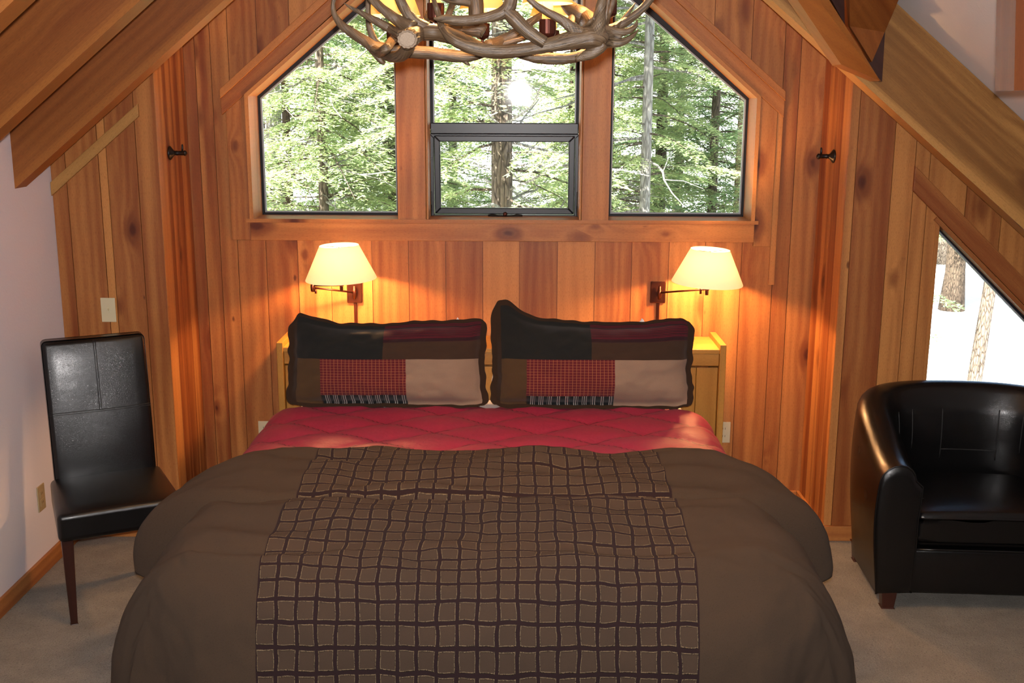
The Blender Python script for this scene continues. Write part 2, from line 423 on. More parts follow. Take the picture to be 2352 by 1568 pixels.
# --- plaster walls, floor, ceiling
def plain_box(name, lo, hi, mat, kind='structure'):
    mb = MB(); c = [(a + b) / 2 for a, b in zip(lo, hi)]; s = [b - a for a, b in zip(lo, hi)]
    box(mb, c, s); return tag(mb.build(name, mat), kind=kind)
plain_box('wall_left', (XL - .12, YREAR, 0), (XL, YF + .13, zceil(XL) + .05), M['plaster'])
plain_box('wall_right', (XR, YREAR, 0), (XR + .12, YF + .13, zceil(XR) + .05), M['plaster'])
mb = MB(); prism(mb, roofclip([(XL, 0), (XR, 0), (XR, 4), (XL, 4)], .05), (0, YREAR - .1, 0), (1, 0, 0), (0, 0, 1), (0, 1, 0), .1, (0, 0, 1))
tag(mb.build('wall_front', M['plaster']), kind='structure')
plain_box('floor', (XL - .12, YREAR - .1, -.12), (XR + .12, YB + .14, 0), M['carpet'])
for nm, s, X in (('ceiling_left', -1, XL - .5), ('ceiling_right', 1, XR + .5)):
    mb = MB(); z = zceil(X)
    prism(mb, [(XC, CEIL), (X, z), (X, z + .16), (XC, CEIL + .16)], (0, YREAR - .1, 0), (1, 0, 0), (0, 0, 1), (0, 1, 0), YB + .45 - YREAR, (0, 1, 0))
    tag(mb.build(nm, M['ceiling']), kind='structure')

# --- baseboards
def bar(name, a, b, hgt, thick, n, mat, tone=(.6, .4, .2), kind='structure'):
    """board standing on the floor from a to b (xy), n = direction it projects"""
    a, b, n = Vector((a[0], a[1], 0)), Vector((b[0], b[1], 0)), Vector((n[0], n[1], 0)); L = (b - a).length; U = (b - a) / L
    mb = MB(); prism(mb, [(0, 0), (L, 0), (L, hgt), (0, hgt)], a, U, (0, 0, 1), n, thick, U, tone)
    return tag(mb.build(name, mat, mods=[('BEVEL', dict(width=.003, segments=2))]), kind=kind)
bar('baseboard_left', (XL, YREAR), (XL, YF), .075, .016, (1, 0), M['cedar'], (.5, .4, .5))
bar('baseboard_back_left', (XL + .017, YF), (RXL, YF), .075, .016, (0, -1), M['cedar'])
bar('baseboard_recess_left', (RXL, YF - .016), (RXL, YB), .08, .016, (1, 0), M['cedar'])
bar('baseboard_back', (RXL + .017, YB), (RXR - .017, YB), .08, .016, (0, -1), M['cedar'])
bar('baseboard_recess_right', (RXR, YF - .016), (RXR, YB), .08, .016, (-1, 0), M['cedar'], (.75, .3, .1))
bar('baseboard_back_right', (RXR, YF), (XR, YF), .075, .016, (0, -1), M['cedar'], (.5, .3, .2))

# ------------------------------------------------------------------ window trim and windows
tn_i = [0]
def trim(poly, Y, depth, grain, tone, mat='cedar', bev=.002):
    """board lying on the wall plane Y (poly in x,z), projecting towards the room by depth"""
    tn_i[0] += 1; mb = MB()
    prism(mb, poly, (0, Y - depth, 0), (1, 0, 0), (0, 0, 1), (0, 1, 0), depth, grain, tone)
    return tag(mb.build('trim_%d' % tn_i[0], M[mat], mods=[('BEVEL', dict(width=bev, segments=2, limit_method='ANGLE'))]), kind='structure')
def pp(x, y, Y=YB): p = PY(x, y, Y); return (p.x, p.z)
ap0, ap1 = pp(575, 553), pp(1733, 515)
trim([(WX0, WZ0 - .088), (1.15, WZ0 - .088), (1.15, WZ0), (WX0, WZ0)], YB, .024, (1, 0, 0), (.62, .5, .8))
# side casings
trim([(WX0 - .095, WZ0 - .088), (WX0, WZ0 - .088), (WX0, WZC), (WX0 - .095, WZC - WS * .095)], YB, .018, (0, 0, 1), (.45, .3, .5))
trim([(WX1, WZ0 - .108), (WX1 + .085, WZ0 - .108), (WX1 + .085, WZC - WS * .085), (WX1, WZC)], YB, .018, (0, 0, 1), (.62, .3, .5))
trim([(WX1 + .086, WZ0 - .3), (WX1 + .115, WZ0 - .3), (WX1 + .115, WZC - WS * .115 + .06), (WX1 + .086, WZC - WS * .086 + .02)], YB, .012, (0, 0, 1), (.75, .4, .1))
# sloping head casings (a wide board and a raised outer band)
for s in (-1, 1):
    X0 = WX0 if s < 0 else WX1; o = -s
    def q(d, off): return (X0 - o * d, WZC - WS * d + off)    # d: distance outside the corner
    top = abs(X0 - XC)
    a = .115
    trim([q(a, 0.0), q(-top, 0.0), q(-top, .078), q(a, .078)][::1], YB, .022, (o, 0, WS), (.42, .6, .7))
    trim([q(a, .078), q(-top, .078), q(-top, .122), q(a, .122)], YB, .032, (o, 0, WS), (.62, .4, .3))
# jamb lining of the opening, lighter wood
def lining(a, b, Y0, depth, tone, inward):
    tn_i[0] += 1
    a, b = Vector((a[0], 0, a[1])), Vector((b[0], 0, b[1])); L = (b - a).length; U = (b - a) / L
    N = Vector((inward[0], 0, inward[1])).normalized(); mb = MB()
    prism(mb, [(0, 0), (L, 0), (L, depth), (0, depth)], a + Vector((0, Y0, 0)), U, (0, 1, 0), N, .018, U, tone)
    return tag(mb.build('trim_%d' % tn_i[0], M['cedar']), kind='structure')
lining((WX0, WZ0 + .003), (WX0, WZC), YB - .027, .225, (.85, .3, .1), (1, 0))
lining((WX1, WZ0 + .003), (WX1, WZC), YB - .027, .225, (.95, .3, .1), (-1, 0))
lining((WX0 - .018, WZ0), (WX1 + .018, WZ0), YB - .028, .227, (.60, .3, .2), (0, 1))
lining((WX0, WZC), (XC, wdiag(XC - .02)), YB - .026, .225, (.92, .3, .1), (WS, -1))
lining((XC, wdiag(XC - .02)), (WX1, WZC), YB - .026, .225, (.90, .3, .1), (-WS, -1))
# posts between the three windows
PXA, PXB = -.588, -.451; PXC, PXD = .306, .438
ZT = 3.0
trim([(PXA, WZ0 + .001), (PXB, WZ0 + .001), (PXB, wdiag(PXB) - .01), (PXA, wdiag(PXA) - .01)], YB + .215, .24, (0, 0, 1), (.60, .5, .25))
trim([(PXC, WZ0 + .001), (PXD, WZ0 + .001), (PXD, wdiag(PXD) - .01), (PXC, wdiag(PXC) - .01)], YB + .215, .24, (0, 0, 1), (.62, .3, .1))
for x in (PXB + .001, PXC - .011):
    trim([(x, WZ0 + .003), (x + .010, WZ0 + .003), (x + .010, 2.9), (x, 2.9)], YB + .16, .172, (0, 0, 1), (.85, .3, .1))

def frame_ring(mb, poly, wdt, Y, depth):
    """mitred frame inside polygon poly (x,z), CCW"""
    n = len(poly); ins = []
    for i in range(n):
        p0, p1, p2 = Vector(poly[i - 1]), Vector(poly[i]), Vector(poly[(i + 1) % n])
        e1, e2 = (p1 - p0).normalized(), (p2 - p1).normalized()
        n1, n2 = Vector((-e1.y, e1.x)), Vector((-e2.y, e2.x)); b = (n1 + n2).normalized()
        ins.append(p1 + b * (wdt / max(b.dot(n1), .3)))
    for i in range(n):
        j = (i + 1) % n
        prism(mb, [tuple(poly[i]), tuple(poly[j]), tuple(ins[j]), tuple(ins[i])], (0, Y, 0), (1, 0, 0), (0, 0, 1), (0, 1, 0), depth, (1, 0, 0))
    return [tuple(p) for p in ins]
def window(idx, poly, Y, wdt=.026, depth=.05):
    root = empty('window_%d' % idx, (0, 0, 0), kind='structure')
    mb = MB(); ins = frame_ring(mb, poly, wdt, Y, depth); mb.build('window_frame', M['black_side'], root, mods=[('BEVEL', dict(width=.0015, segments=1))])
    mb = MB(); ins2 = frame_ring(mb, ins, .006, Y + .012, .02); mb.build('gasket', M['gasket'], root)
    mb = MB(); prism(mb, ins, (0, Y + .022, 0), (1, 0, 0), (0, 0, 1), (0, 1, 0), .004, (1, 0, 0)); mb.build('pane', M['glass'], root)
    return root, ins
GY = YB + .17
e = .003
wl = [(WX0 + e, WZ0 + e), (PXA + .002, WZ0 + e), (PXA + .002, wdiag(PXA) - .028), (WX0 + e, WZC - .005)]
window(1, wl, GY)
wr = [(PXD - .002, WZ0 + e), (WX1 - e, WZ0 + e), (WX1 - e, WZC - .005), (PXD - .002, wdiag(PXD) - .028)]
window(3, wr, GY)
# centre window: fixed light above, awning sash below
cx0, cx1 = PXB + .006, PXC - .006
zc_top = 2.80
zr = PY(1150, 296, GY).z                              # transom
root, ins = window(2, [(cx0, zr), (cx1, zr), (cx1, zc_top), (cx0, zc_top)], GY, .018, .05)
mb = MB(); box(mb, ((cx0 + cx1)/2, GY + .02, zr + .002), (cx1 - cx0 - .01, .06, .054)); mb.build('transom', M['black_metal'], root, mods=[('BEVEL', dict(width=.004, segments=2))])
mb = MB(); pl = frame_ring(mb, [(cx0, WZ0 + e), (cx1, WZ0 + e), (cx1, zr - .025), (cx0, zr - .025)], .020, GY - .005, .055)
mb.build('sash_frame', M['black_metal'], root, mods=[('BEVEL', dict(width=.002, segments=1))])
mb = MB(); pi = frame_ring(mb, [(pl[0][0] + .004, pl[0][1] + .004), (pl[1][0] - .002, pl[1][1] + .004), (pl[2][0] - .002, pl[2][1] + .012), (pl[3][0] + .002, pl[3][1] + .012)], .030, GY - .014, .04)
sash = mb.build('awning_sash', M['black_metal'], root, mods=[('BEVEL', dict(width=.004, segments=2))])
mb = MB(); prism(mb, pi, (0, GY + .01, 0), (1, 0, 0), (0, 0, 1), (0, 1, 0), .004, (1, 0, 0)); mb.build('pane', M['glass'], root)
hx = (cx0 + cx1) / 2 + .005; hz = WZ0 + .020
mb = MB(); tube(mb, catmull([(hx - .085, GY - .035, hz, .008), (hx - .055, GY - .04, hz, .010), (hx - .03, GY - .045, hz - .006, .010), (hx + .03, GY - .045, hz - .006, .010), (hx + .055, GY - .04, hz, .010), (hx + .085, GY - .035, hz, .008)], 5), 10)
hd = mb.build('crank_handle', M['iron'], root, smooth=True); hd['label'] = 'black crank handle'
mb = MB(); lathe(mb, [(0, -.01), (.011, -.01), (.011, .008), (.006, .012), (0, .012)], (hx, GY - .042, hz + .010), (0, -1, 0), 16); mb.build('knob', M['bronze'], hd, smooth=True)
for x in (cx0 + .008, cx1 - .008):
    mb = MB(); box(mb, (x, GY - .025, WZ0 + .09), (.007, .012, .10)); box(mb, (x, GY - .03, WZ0 + .045), (.005, .014, .055)); mb.build('hinge', M['iron'], root, mods=[('BEVEL', dict(width=.002, segments=2))])
    mb = MB(); box(mb, (x, GY - .02, WZ0 + .30), (.010, .014, .020)); mb.build('latch', M['iron'], root)
# lower right triangular window
tp = [(TX0 + .012, TZB + .01), (TX1 - .03, TZB + .01), (TX0 + .012, TZ - .012)]
window(4, tp, YF + .05, .022, .045)
def tq(d, off): return (TX0 + d, TZ - TS * d + off)
lining((TX0, TZB), (TX0, TZ), YF - .002, .10, (.6, .3, .1), (1, 0))
lining((TX0, TZ), (TX1, TZB), YF - .012, .11, (.35, .3, .1), (-TS, -1))
d0 = 1.748 - TX0
trim([tq(d0, 0.005), tq(TX1 - TX0, .005), tq(TX1 - TX0, .115), tq(d0, .115)], YF, .02, (1, 0, -TS), (.22, .3, .1))
# pale raking trim under the left beam
a0, a1, a2, a3 = pp(118, 402, YF), pp(318, 222, YF), pp(318, 242, YF), pp(118, 432, YF)
trim([(XL + .002, zlow(XL) + .0), (PY(318, 225, YF).x, zlow(PY(318, 225, YF).x)), (PY(318, 225, YF).x, zlow(PY(318, 225, YF).x) - .055), (XL + .002, zlow(XL) - .06)][::1], YF, .018, (1, 0, SL), (.95, .2, .1), 'fir_light')

# ------------------------------------------------------------------ rafters
def rafter(name, side, Y, thick, xin, xout, mat, tone, seed, plumb=True):
    """sloping roof beam; its underside follows zlow, its top the ceiling"""
    mb = MB(); g = (1, 0, -SL if side > 0 else SL)
    full = CEIL - APEX - .002; st = [(0, .014, 1.2), (.014, .026, 1.0), (.026, .040, .78), (.040, .055, tone[0] + .12), (.055, full, tone[0])]
    for lo, hi, tn in st:            # pale sapwood along the lower edge, same grain throughout
        p = [(xin, zlow(xin) + lo), (xout, zlow(xout) + lo), (xout, zlow(xout) + hi), (xin, zlow(xin) + hi)]
        prism(mb, p, (0, Y, 0), (1, 0, 0), (0, 0, 1), (0, 1, 0), thick, g, (tn,) + tuple(tone[1:]), seed)
    return tag(mb.build(name, M[mat]), kind='structure')
rafter('roof_beam', -1, 4.61, .11, XC, XL - .02, 'fir', (.45, .3, .4), (3.1, 8.2))
rafter('roof_beam', -1, 3.83, .11, XC, XL - .02, 'fir', (.40, .3, .4), (13.1, 18.2))
rafter('roof_beam', -1, 3.05, .11, XC, XL - .02, 'fir', (.5, .3, .4), (23.1, 3.2))
rafter('roof_beam', 1, 4.70, .12, XC, 3.05, 'fir_light', (.35, .9, .9), (31.5, 4.2))
# valley timbers of the side dormer, upper right
def timber(name, p0, p1, wdt, hgt, mat, tone, up=(0, 0, 1)):
    p0, p1 = Vector(p0), Vector(p1); A = (p1 - p0); L = A.length; A /= L
    S = A.cross(Vector(up)).normalized(); U = S.cross(A).normalized(); mb = MB()
    prism(mb, [(0, -hgt/2), (L, -hgt/2), (L, hgt/2), (0, hgt/2)], p0 - S * wdt/2, A, U, S, wdt, A, tone)
    return tag(mb.build(name, M[mat], mods=[('BEVEL', dict(width=.003, segments=2))]), kind='structure')

def solid_from(name, pts, back, mat, tone, grain, ext=()):
    """solid timber: front corner points (x,y px, Y) unprojected, extruded away by `back` metres"""
    F = [PY(*p) for p in pts]
    G0 = [p.copy() for p in F]
    for a, b in ext: F[a] = G0[b] + (G0[a] - G0[b]) * 2.6      # carry the timber on up to the ceiling
    B = [p + Vector((0, back, 0)) for p in F]; n = len(F); mb = MB()
    V = F + B; fs = [list(range(n)), [2*n-1-i for i in range(n)]] + [[(i+1) % n, i, n+i, n+(i+1) % n] for i in range(n)]
    G = (F[grain[1]] - F[grain[0]]).normalized(); S = G.cross(Vector((0, 1, 0))).normalized(); sd = rnd.uniform(0, 50)
    uvs = [[((V[k].dot(S) + V[k].y * .7) + sd, V[k].dot(G)) for k in f] for f in fs]
    mb.add(V, fs, uvs, tone)
    return tag(mb.build(name, M[mat]), kind='structure')
solid_from('valley_beam', [(1778, -80, 4.30), (1932, 148, 4.56), (2022, 186, 4.56), (1854, -80, 4.30)], .13, 'fir', (.75, .1, 0), (1, 0), ((0, 1), (3, 2)))
solid_from('valley_beam', [(1950, -80, 4.40), (1952, 60, 4.58), (2003, 142, 4.62), (2032, 74, 4.62), (2098, -80, 4.40)], .07, 'fir', (.2, .6, .2), (1, 0), ((0, 1), (4, 3)))
solid_from('valley_beam', [(1868, -80, 4.66), (1990, 150, 4.66), (2026, 188, 4.66), (2033, 72, 4.66), (2096, -80, 4.66)], .038, 'darkwood', (.5, .2, 0), (1, 2))  # dark block behind both timbers; its colour stands in for the shaded gap
solid_from('dormer_post', [(2337, -150, 3.0), (2329, 208, 3.0), (2430, 208, 3.0), (2440, -150, 3.0)], .12, 'fir', (.05, .3, 0), (1, 0))

# ------------------------------------------------------------------ bed
BX = -.125; BW = .90; BH0, BF = 5.10, 3.08; BTOP = .66
bed = empty('bed', (BX, 4.1, 0), label='large bed with a pine headboard cabinet, made up with red and brown covers', cat='bed')
def local(mb, root):
    """points were given in world space: shift them into the root's space (root has no rotation)"""
    mb.v = [tuple(Vector(p) - root.location) for p in mb.v]; return mb
HX0, HX1, HY0, HY1, HZ = -1.143, .985, 5.125, 5.42, .892
mb = MB()
box(mb, ((HX0+HX1)/2, (HY0+HY1)/2, HZ - .011), (HX1 - HX0 - .06, HY1 - HY0, .022), (1, 0, 0), (.75, .4, .6))
box(mb, ((HX0+HX1)/2, HY0 + .016, HZ - .052), (HX1 - HX0 - .062, .022, .058), (1, 0, 0), (.45, .4, .3))
nb = 20; wv = (HX1 - HX0 - .062) / nb
for i in range(nb):
    box(mb, (HX0 + .031 + wv * (i + .5), HY0 + .026, .40), (wv - .002, .018, .80), (0, 0, 1), (rnd.uniform(.3, .65), .4, .8))
hb = local(mb, bed).build('headboard', M['pine'], bed, mods=[('BEVEL', dict(width=.0025, segments=2))]); hb['label'] = 'pine headboard cabinet with vertical boards'
for x in (HX0 + .015, HX1 - .015):
    mb = MB(); box(mb, (x, (HY0+HY1)/2 - .004, (HZ + .024) / 2), (.030, HY1 - HY0 + .008, HZ + .024), (0, 0, 1), (.6, .4, .6))
    local(mb, bed).build('side_panel', M['pine'], hb, mods=[('BEVEL', dict(width=.003, segments=2))])
for c in [k for k in bpy.data.objects if k.parent == hb]: c.parent = hb
M['white_cloth'] = mat_plain('white_cotton', (.72, .70, .70), .8, Sheen_Weight=.3)
M['divan'] = mat_plain('box_spring_fabric', (.45, .43, .40), .8)
for o in (rbox('mattress', (BX, (BH0+BF)/2, (BTOP+.36)/2), (2*BW, BH0-BF, BTOP-.36), .06, M['white_cloth'], bed, 5),
          rbox('box_spring', (BX, (BH0+BF)/2, .245), (2*BW - .03, BH0-BF-.02, .21), .02, M['divan'], bed, 3)):
    for v in o.data.vertices: v.co -= bed.location
mb = MB(); box(mb, (BX, (BH0+BF)/2, .115), (2*BW - .02, BH0-BF, .05), (1, 0, 0))
for sx in (-1, 1):
    for y in (BF + .12, BH0 - .12): box(mb, (BX + sx * (BW - .12), y, .045), (.07, .07, .09))
local(mb, bed).build('bed_frame', M['darkwood'], bed)

def drape(xc, a, yh, yf, z0, over, phimax, wrinkle, s, t, r0=.20, foot=True):
    """fold a cloth point (s across, t from the head end) over the mattress edges"""
    L = yh - yf
    dx = max(abs(s) - a, 0.0); dy = max(t - L, 0.0) if foot else 0.0
    d = math.hypot(dx, dy); x = max(-a, min(a, s)); y = min(t, L)
    pm = phimax(t) if callable(phimax) else phimax
    if d > 0:
        # integrate the profile: slope grows to pm over r0
        if d < r0: h = r0 / pm * math.sin(pm * d / r0); g = r0 / pm * (1 - math.cos(pm * d / r0))
        else: h = r0 / pm * math.sin(pm) + (d - r0) * math.cos(pm); g = r0 / pm * (1 - math.cos(pm)) + (d - r0) * math.sin(pm)
        ux, uy = dx / d * (1 if s > 0 else -1), dy / d
    else: h = g = 0; ux = uy = 0
    return Vector((xc + x + ux * h, yh - y - uy * h, z0 - g)), d, ux, uy, h

# red comforter, showing between pillows and duvet
def red_pt(u, v):
    s = (u * 2 - 1) * 1.22; t = v * 1.25
    p, d, ux, uy, h = drape(BX - .005, .86, 4.845, 3.2, .672, 0, 1.25, 0, s, t, .16, False)
    q = .27; A = math.sin(math.pi * (s * .62 + t) / q); B = math.sin(math.pi * (s * .62 - t) / q)
    puff = (min(abs(A), 1) * min(abs(B), 1)) ** .35
    n = noise.noise(Vector((s * 7, t * 7, 1.3))) * .006 + noise.noise(Vector((s * 22, t * 22, 4))) * .0022
    k = .024 * puff + n + .006
    edge = max(0, 1 - t / .05); k -= .006 * edge
    nrm = Vector((ux * .9, 0, 1 if d < .1 else .4)).normalized()
    return p + nrm * k
def make_fabric(name, c1, c2, sheen=.4, weave=900, rough=.85, sheen_tint=None):
    t = NT(name); o = t.uv(); n = t.noise(o, weave, 2, .6); b = t.noise(o, 6, 3)
    c = t.mix(t.ramp(n, .3, .7), c1, c2); c = t.mix(t.M('MULTIPLY', b, .35), c, tuple(x * .75 for x in c1))
    return t.pbsdf(c, rough, t.bump(n, .3, .002), Sheen_Weight=sheen, Specular_IOR_Level=.2)
def make_red():
    t = NT('red_comforter_cloth'); uv = t.sep(t.uv()); s, v = uv[0], uv[1]
    A = t.M('ABSOLUTE', t.M('SINE', t.M('MULTIPLY', t.M('ADD', t.M('MULTIPLY', s, .62), v), math.pi / .27)))
    B = t.M('ABSOLUTE', t.M('SINE', t.M('MULTIPLY', t.M('SUBTRACT', t.M('MULTIPLY', s, .62), v), math.pi / .27)))
    st = t.ramp(t.M('MINIMUM', A, B), .015, .05)
    n = t.noise(t.uv(), 60, 3)
    c = t.mix(st, (.10, .005, .010), t.mix(n, (.34, .022, .060), (.27, .016, .047)))
    return t.pbsdf(c, .55, t.bump(t.noise(t.uv(), 28, 4), .35, .008), Sheen_Weight=.03, Specular_IOR_Level=.3)
M['red'] = make_red()
mb = MB(); grid(mb, red_pt, 150, 90, lambda u, v: ((u*2-1)*1.22, v*1.25), flip=True)
o = mb.build('comforter', M['red'], None, smooth=True, mods=[('SOLIDIFY', dict(thickness=.006, offset=-1))])
tag(o, 'red comforter with diamond quilting, spread beneath the pillows', 'comforter')

# brown duvet with raised window-pane squares
DC, DYH, DYF, DZ = -.11, 4.10, 3.03, .735
DA, DS, DT = .80, 1.30, 1.65; GRV = .64; PW, PITCH_C = .625, .0568
def interp(x, pts):
    if x <= pts[0][0]: return pts[0][1]
    for (a, fa), (b, fb) in zip(pts, pts[1:]):
        if x <= b:
            k = (x - a) / (b - a); k = k * k * (3 - 2 * k); return fa + (fb - fa) * k
    return pts[-1][1]
def duvet_pt(u, v):
    s = (u * 2 - 1) * DS; t = v * DT; L = DYH - DYF; sg = 1 if s > 0 else -1
    es = max(0, abs(s) - DA) / (DS - DA); et = max(0, t - L) / (DT - L); m = max(es, et); h = math.hypot(es, et) or 1
    tt = min(t, L)
    W = interp(tt, [(0, .90), (.12, .99), (.34, 1.13), (.52, 1.165), (GRV, .99), (GRV + .10, .97), (L - .12, 1.015), (L, 1.04)])
    if sg > 0 and tt > GRV: W += .03 * min(1, (tt - GRV) / .2)
    if sg < 0 and tt <= GRV: W += .01
    Zh = interp(tt, [(0, .60), (.25, .48), (.52, .44), (GRV, .40), (GRV + .15, .30), (L, .26)])
    if s > 0: Zh += .0
    dirx, diry = es / h * sg, et / h
    ph = m * math.radians(104); out_ = math.sin(ph) if ph < math.pi / 2 else 1 - .35 * (1 - math.sin(ph))
    hx = (W - DA); hy = .15
    # keep the side swelling at the corner instead of pinching it
    cx = DA * sg if abs(s) > DA else s
    x = cx + dirx * hx * out_ * (1 + .10 * min(es, et)); y = tt + diry * hy * out_
    drop = (1 - math.cos(ph)) / (1 - math.cos(math.radians(104)))
    z = DZ - (DZ - Zh) * drop ** 1.12
    top = max(0, 1 - m * 1.6)
    g = math.exp(-((tt - GRV) / .032) ** 2) * (1 if t < L else 0)
    loft = (.03 * (1 - math.exp(-tt / .10)) + .020 * math.exp(-((tt - .34) / .2) ** 2) + .030 * math.exp(-((tt - GRV - .15) / .14) ** 2)) * (1 if m < .2 else max(0, 1.1 - .5 * m))
    loft += -.060 * math.exp(-tt / .035) * top
    loft -= .058 * g * (1 - .35 * m)
    n1 = .020 * noise.noise(Vector((s * 3.1, t * 3.8, 0))) + .008 * noise.noise(Vector((s * 8, t * 9, 3))) + .0030 * noise.noise(Vector((s * 20, t * 22, 7)))
    if m < .3: n1 += .024 * (1 - m / .3) * math.sin(t * 34 + 3.0 * noise.noise(Vector((s * 2.4, 0, 5)))) * noise.noise(Vector((s * 1.9, t * 2.3, 9)))
    th = math.atan2(et, es) if m > 0 else 0
    fold = .018 * math.sin(s * 9 + 1.2) * et + .016 * math.sin(t * 15 + .7) * es * (1 if et == 0 else .3) + .03 * math.sin(th * 4.0) * (1 if et > 0 and es > 0 else 0) * m
    nx, ny = dirx * math.sin(ph), diry * math.sin(ph); nz = max(.05, math.cos(min(ph, 1.5)))
    k = (loft + n1) if m < .02 else (loft + n1 + fold * m)
    p = Vector((DC + x, DYH - y, z)); nr = Vector((nx, -ny, nz)).normalized()
    if tt < .45: p.y -= .22 * es * (1 - tt / .45) * out_
    p += nr * k
    p.z = max(p.z, .03)
    return p
def make_duvet():
    t = NT('brown_duvet_cloth'); uv0 = t.uv(); uv = t.sep(uv0)
    wn1 = t.M('MULTIPLY', t.M('SUBTRACT', t.noise(uv0, 9, 2), .5), .022); wn2 = t.M('MULTIPLY', t.M('SUBTRACT', t.noise(t.xyz(uv[1], uv[0], 4.0), 8, 2), .5), .022)
    s, v = t.M('ADD', uv[0], wn1), t.M('ADD', uv[1], wn2)
    fu = t.M('ABSOLUTE', t.M('SUBTRACT', t.M('FRACT', t.M('DIVIDE', t.M('ADD', s, 20 * PITCH_C), PITCH_C)), .5))   # 0 centre, .5 edge
    fv = t.M('ABSOLUTE', t.M('SUBTRACT', t.M('FRACT', t.M('DIVIDE', v, .060)), .5))
    fr = t.M('MULTIPLY', t.M('SUBTRACT', t.noise(uv0, 420, 2, .7), .5), .055)
    fu2, fv2 = t.M('ADD', fu, fr), t.M('ADD', fv, fr)
    m = t.M('MAXIMUM', fu2, fv2)
    strip = t.ramp(m, .395, .415)
    fringe = t.M('MULTIPLY', t.ramp(m, .355, .375), t.M('SUBTRACT', 1.0, t.ramp(m, .405, .42)))
    fringe = t.M('MULTIPLY', fringe, t.ramp(t.noise(uv0, 260, 2, .6), .28, .52))
    inside = t.M('LESS_THAN', t.M('ABSOLUTE', uv[0]), PW)
    weave = t.noise(uv0, 700, 2, .7); sp = t.noise(uv0, 240, 2, .6)
    base = t.mix(weave, (.040, .026, .0170), (.084, .055, .037))
    base = t.mix(t.M('MULTIPLY', t.ramp(sp, .55, .75), .35), base, (.018, .014, .010))
    sq = t.mix(weave, (.046, .029, .020), (.088, .058, .041))
    st = t.mix(weave, (.018, .0095, .0105), (.034, .0185, .019))
    fcol = t.mix(weave, (.14, .095, .055), (.36, .26, .155))
    pat = t.mix(strip, sq, st); pat = t.mix(fringe, pat, fcol)
    c = t.mix(inside, base, pat)
    hgt = t.M('MULTIPLY', inside, t.M('ADD', t.M('MULTIPLY', t.M('SUBTRACT', 1.0, strip), 1.0), t.M('MULTIPLY', fringe, .9)))
    hgt = t.M('ADD', hgt, t.M('MULTIPLY', weave, .25))
    return t.pbsdf(c, .95, t.bump(hgt, 1.0, .006), Sheen_Weight=.03, Specular_IOR_Level=.1)
M['duvet'] = make_duvet()
mb = MB(); grid(mb, duvet_pt, 360, 230, lambda u, v: ((u*2-1)*DS, v*DT), flip=True)
o = mb.build('duvet', M['duvet'], None, smooth=True, mods=[('SOLIDIFY', dict(thickness=.02, offset=-1))])
tag(o, 'dark brown duvet with frayed raised squares, hanging over the foot of the bed', 'duvet')

# ------------------------------------------------------------------ pillows
def pillow_mesh(name, W, H, T, flange, mat, seed, warp=None, uvscale=1.0, frill=.006):
    """standing pillow in its own x-z plane, front towards -y, bottom edge at z=0"""
    fx = 1 - flange * 2 / W; fz = 1 - flange * 2 / H
    def body(a, b):
        x, z = abs(a) / fx, abs(b) / fz
        if x >= 1 or z >= 1: return 0
        return ((1 - x ** 2.6) * (1 - z ** 2.6)) ** .55
    def pt(u, v, s):
        a, b = u * 2 - 1, v * 2 - 1
        k = body(a, b)
        pinch = 1 - .05 * (1 - abs(b) ** 2) * abs(a) ** 3
        pz = 1 - .012 * (1 - abs(a) ** 2) * abs(b) ** 3
        rc = 1 - .085 * abs(a * b) ** 7
        on = (abs(a) ** 6 * .010 + abs(b) ** 6 * .007) * (1 if flange else .4)
        x = a * W / 2 * pinch * rc + on * noise.noise(Vector((a * 2 + seed, b * 5, 11))) ; z = b * H / 2 * pz * rc + on * 1.3 * noise.noise(Vector((a * 7 + seed, b * 2, 17)))
        wr = .014 * noise.noise(Vector((a * 2.4 + seed, b * 2.2, s * 2))) + (.006 + .008 * max(0, b) ** 2) * noise.noise(Vector((a * 7 + seed, b * 6, s))) + .0025 * noise.noise(Vector((a * 15 + seed, b * 13, s)))
        fl = frill * math.sin(a * 16 + seed + 3 * b) * (1 - k) * (1 if flange else 0)
        y = s * (T * k + .004) + wr * (.4 + k) + fl
        p = Vector((x, y, z + H / 2))
        return warp(p, a, b) if warp else p
    mb = MB()
    grid(mb, lambda u, v: pt(u, v, -1), 84, 46, lambda u, v: (u, v))
    grid(mb, lambda u, v: pt(u, v, 1), 84, 46, lambda u, v: (u, v), flip=True, mi=1)
    n = 84; edge = [(i / 84, 0) for i in range(85)] + [(1, j / 46) for j in range(1, 47)] + [(1 - i / 84, 1) for i in range(1, 85)] + [(0, 1 - j / 46) for j in range(1, 47)]
    V = [pt(u, v, -1) for u, v in edge] + [pt(u, v, 1) for u, v in edge]; m = len(edge)
    mb.add(V, [[i, i + m, (i + 1) % m + m, (i + 1) % m] for i in range(m - 1)], None, mi=1)
    return mb
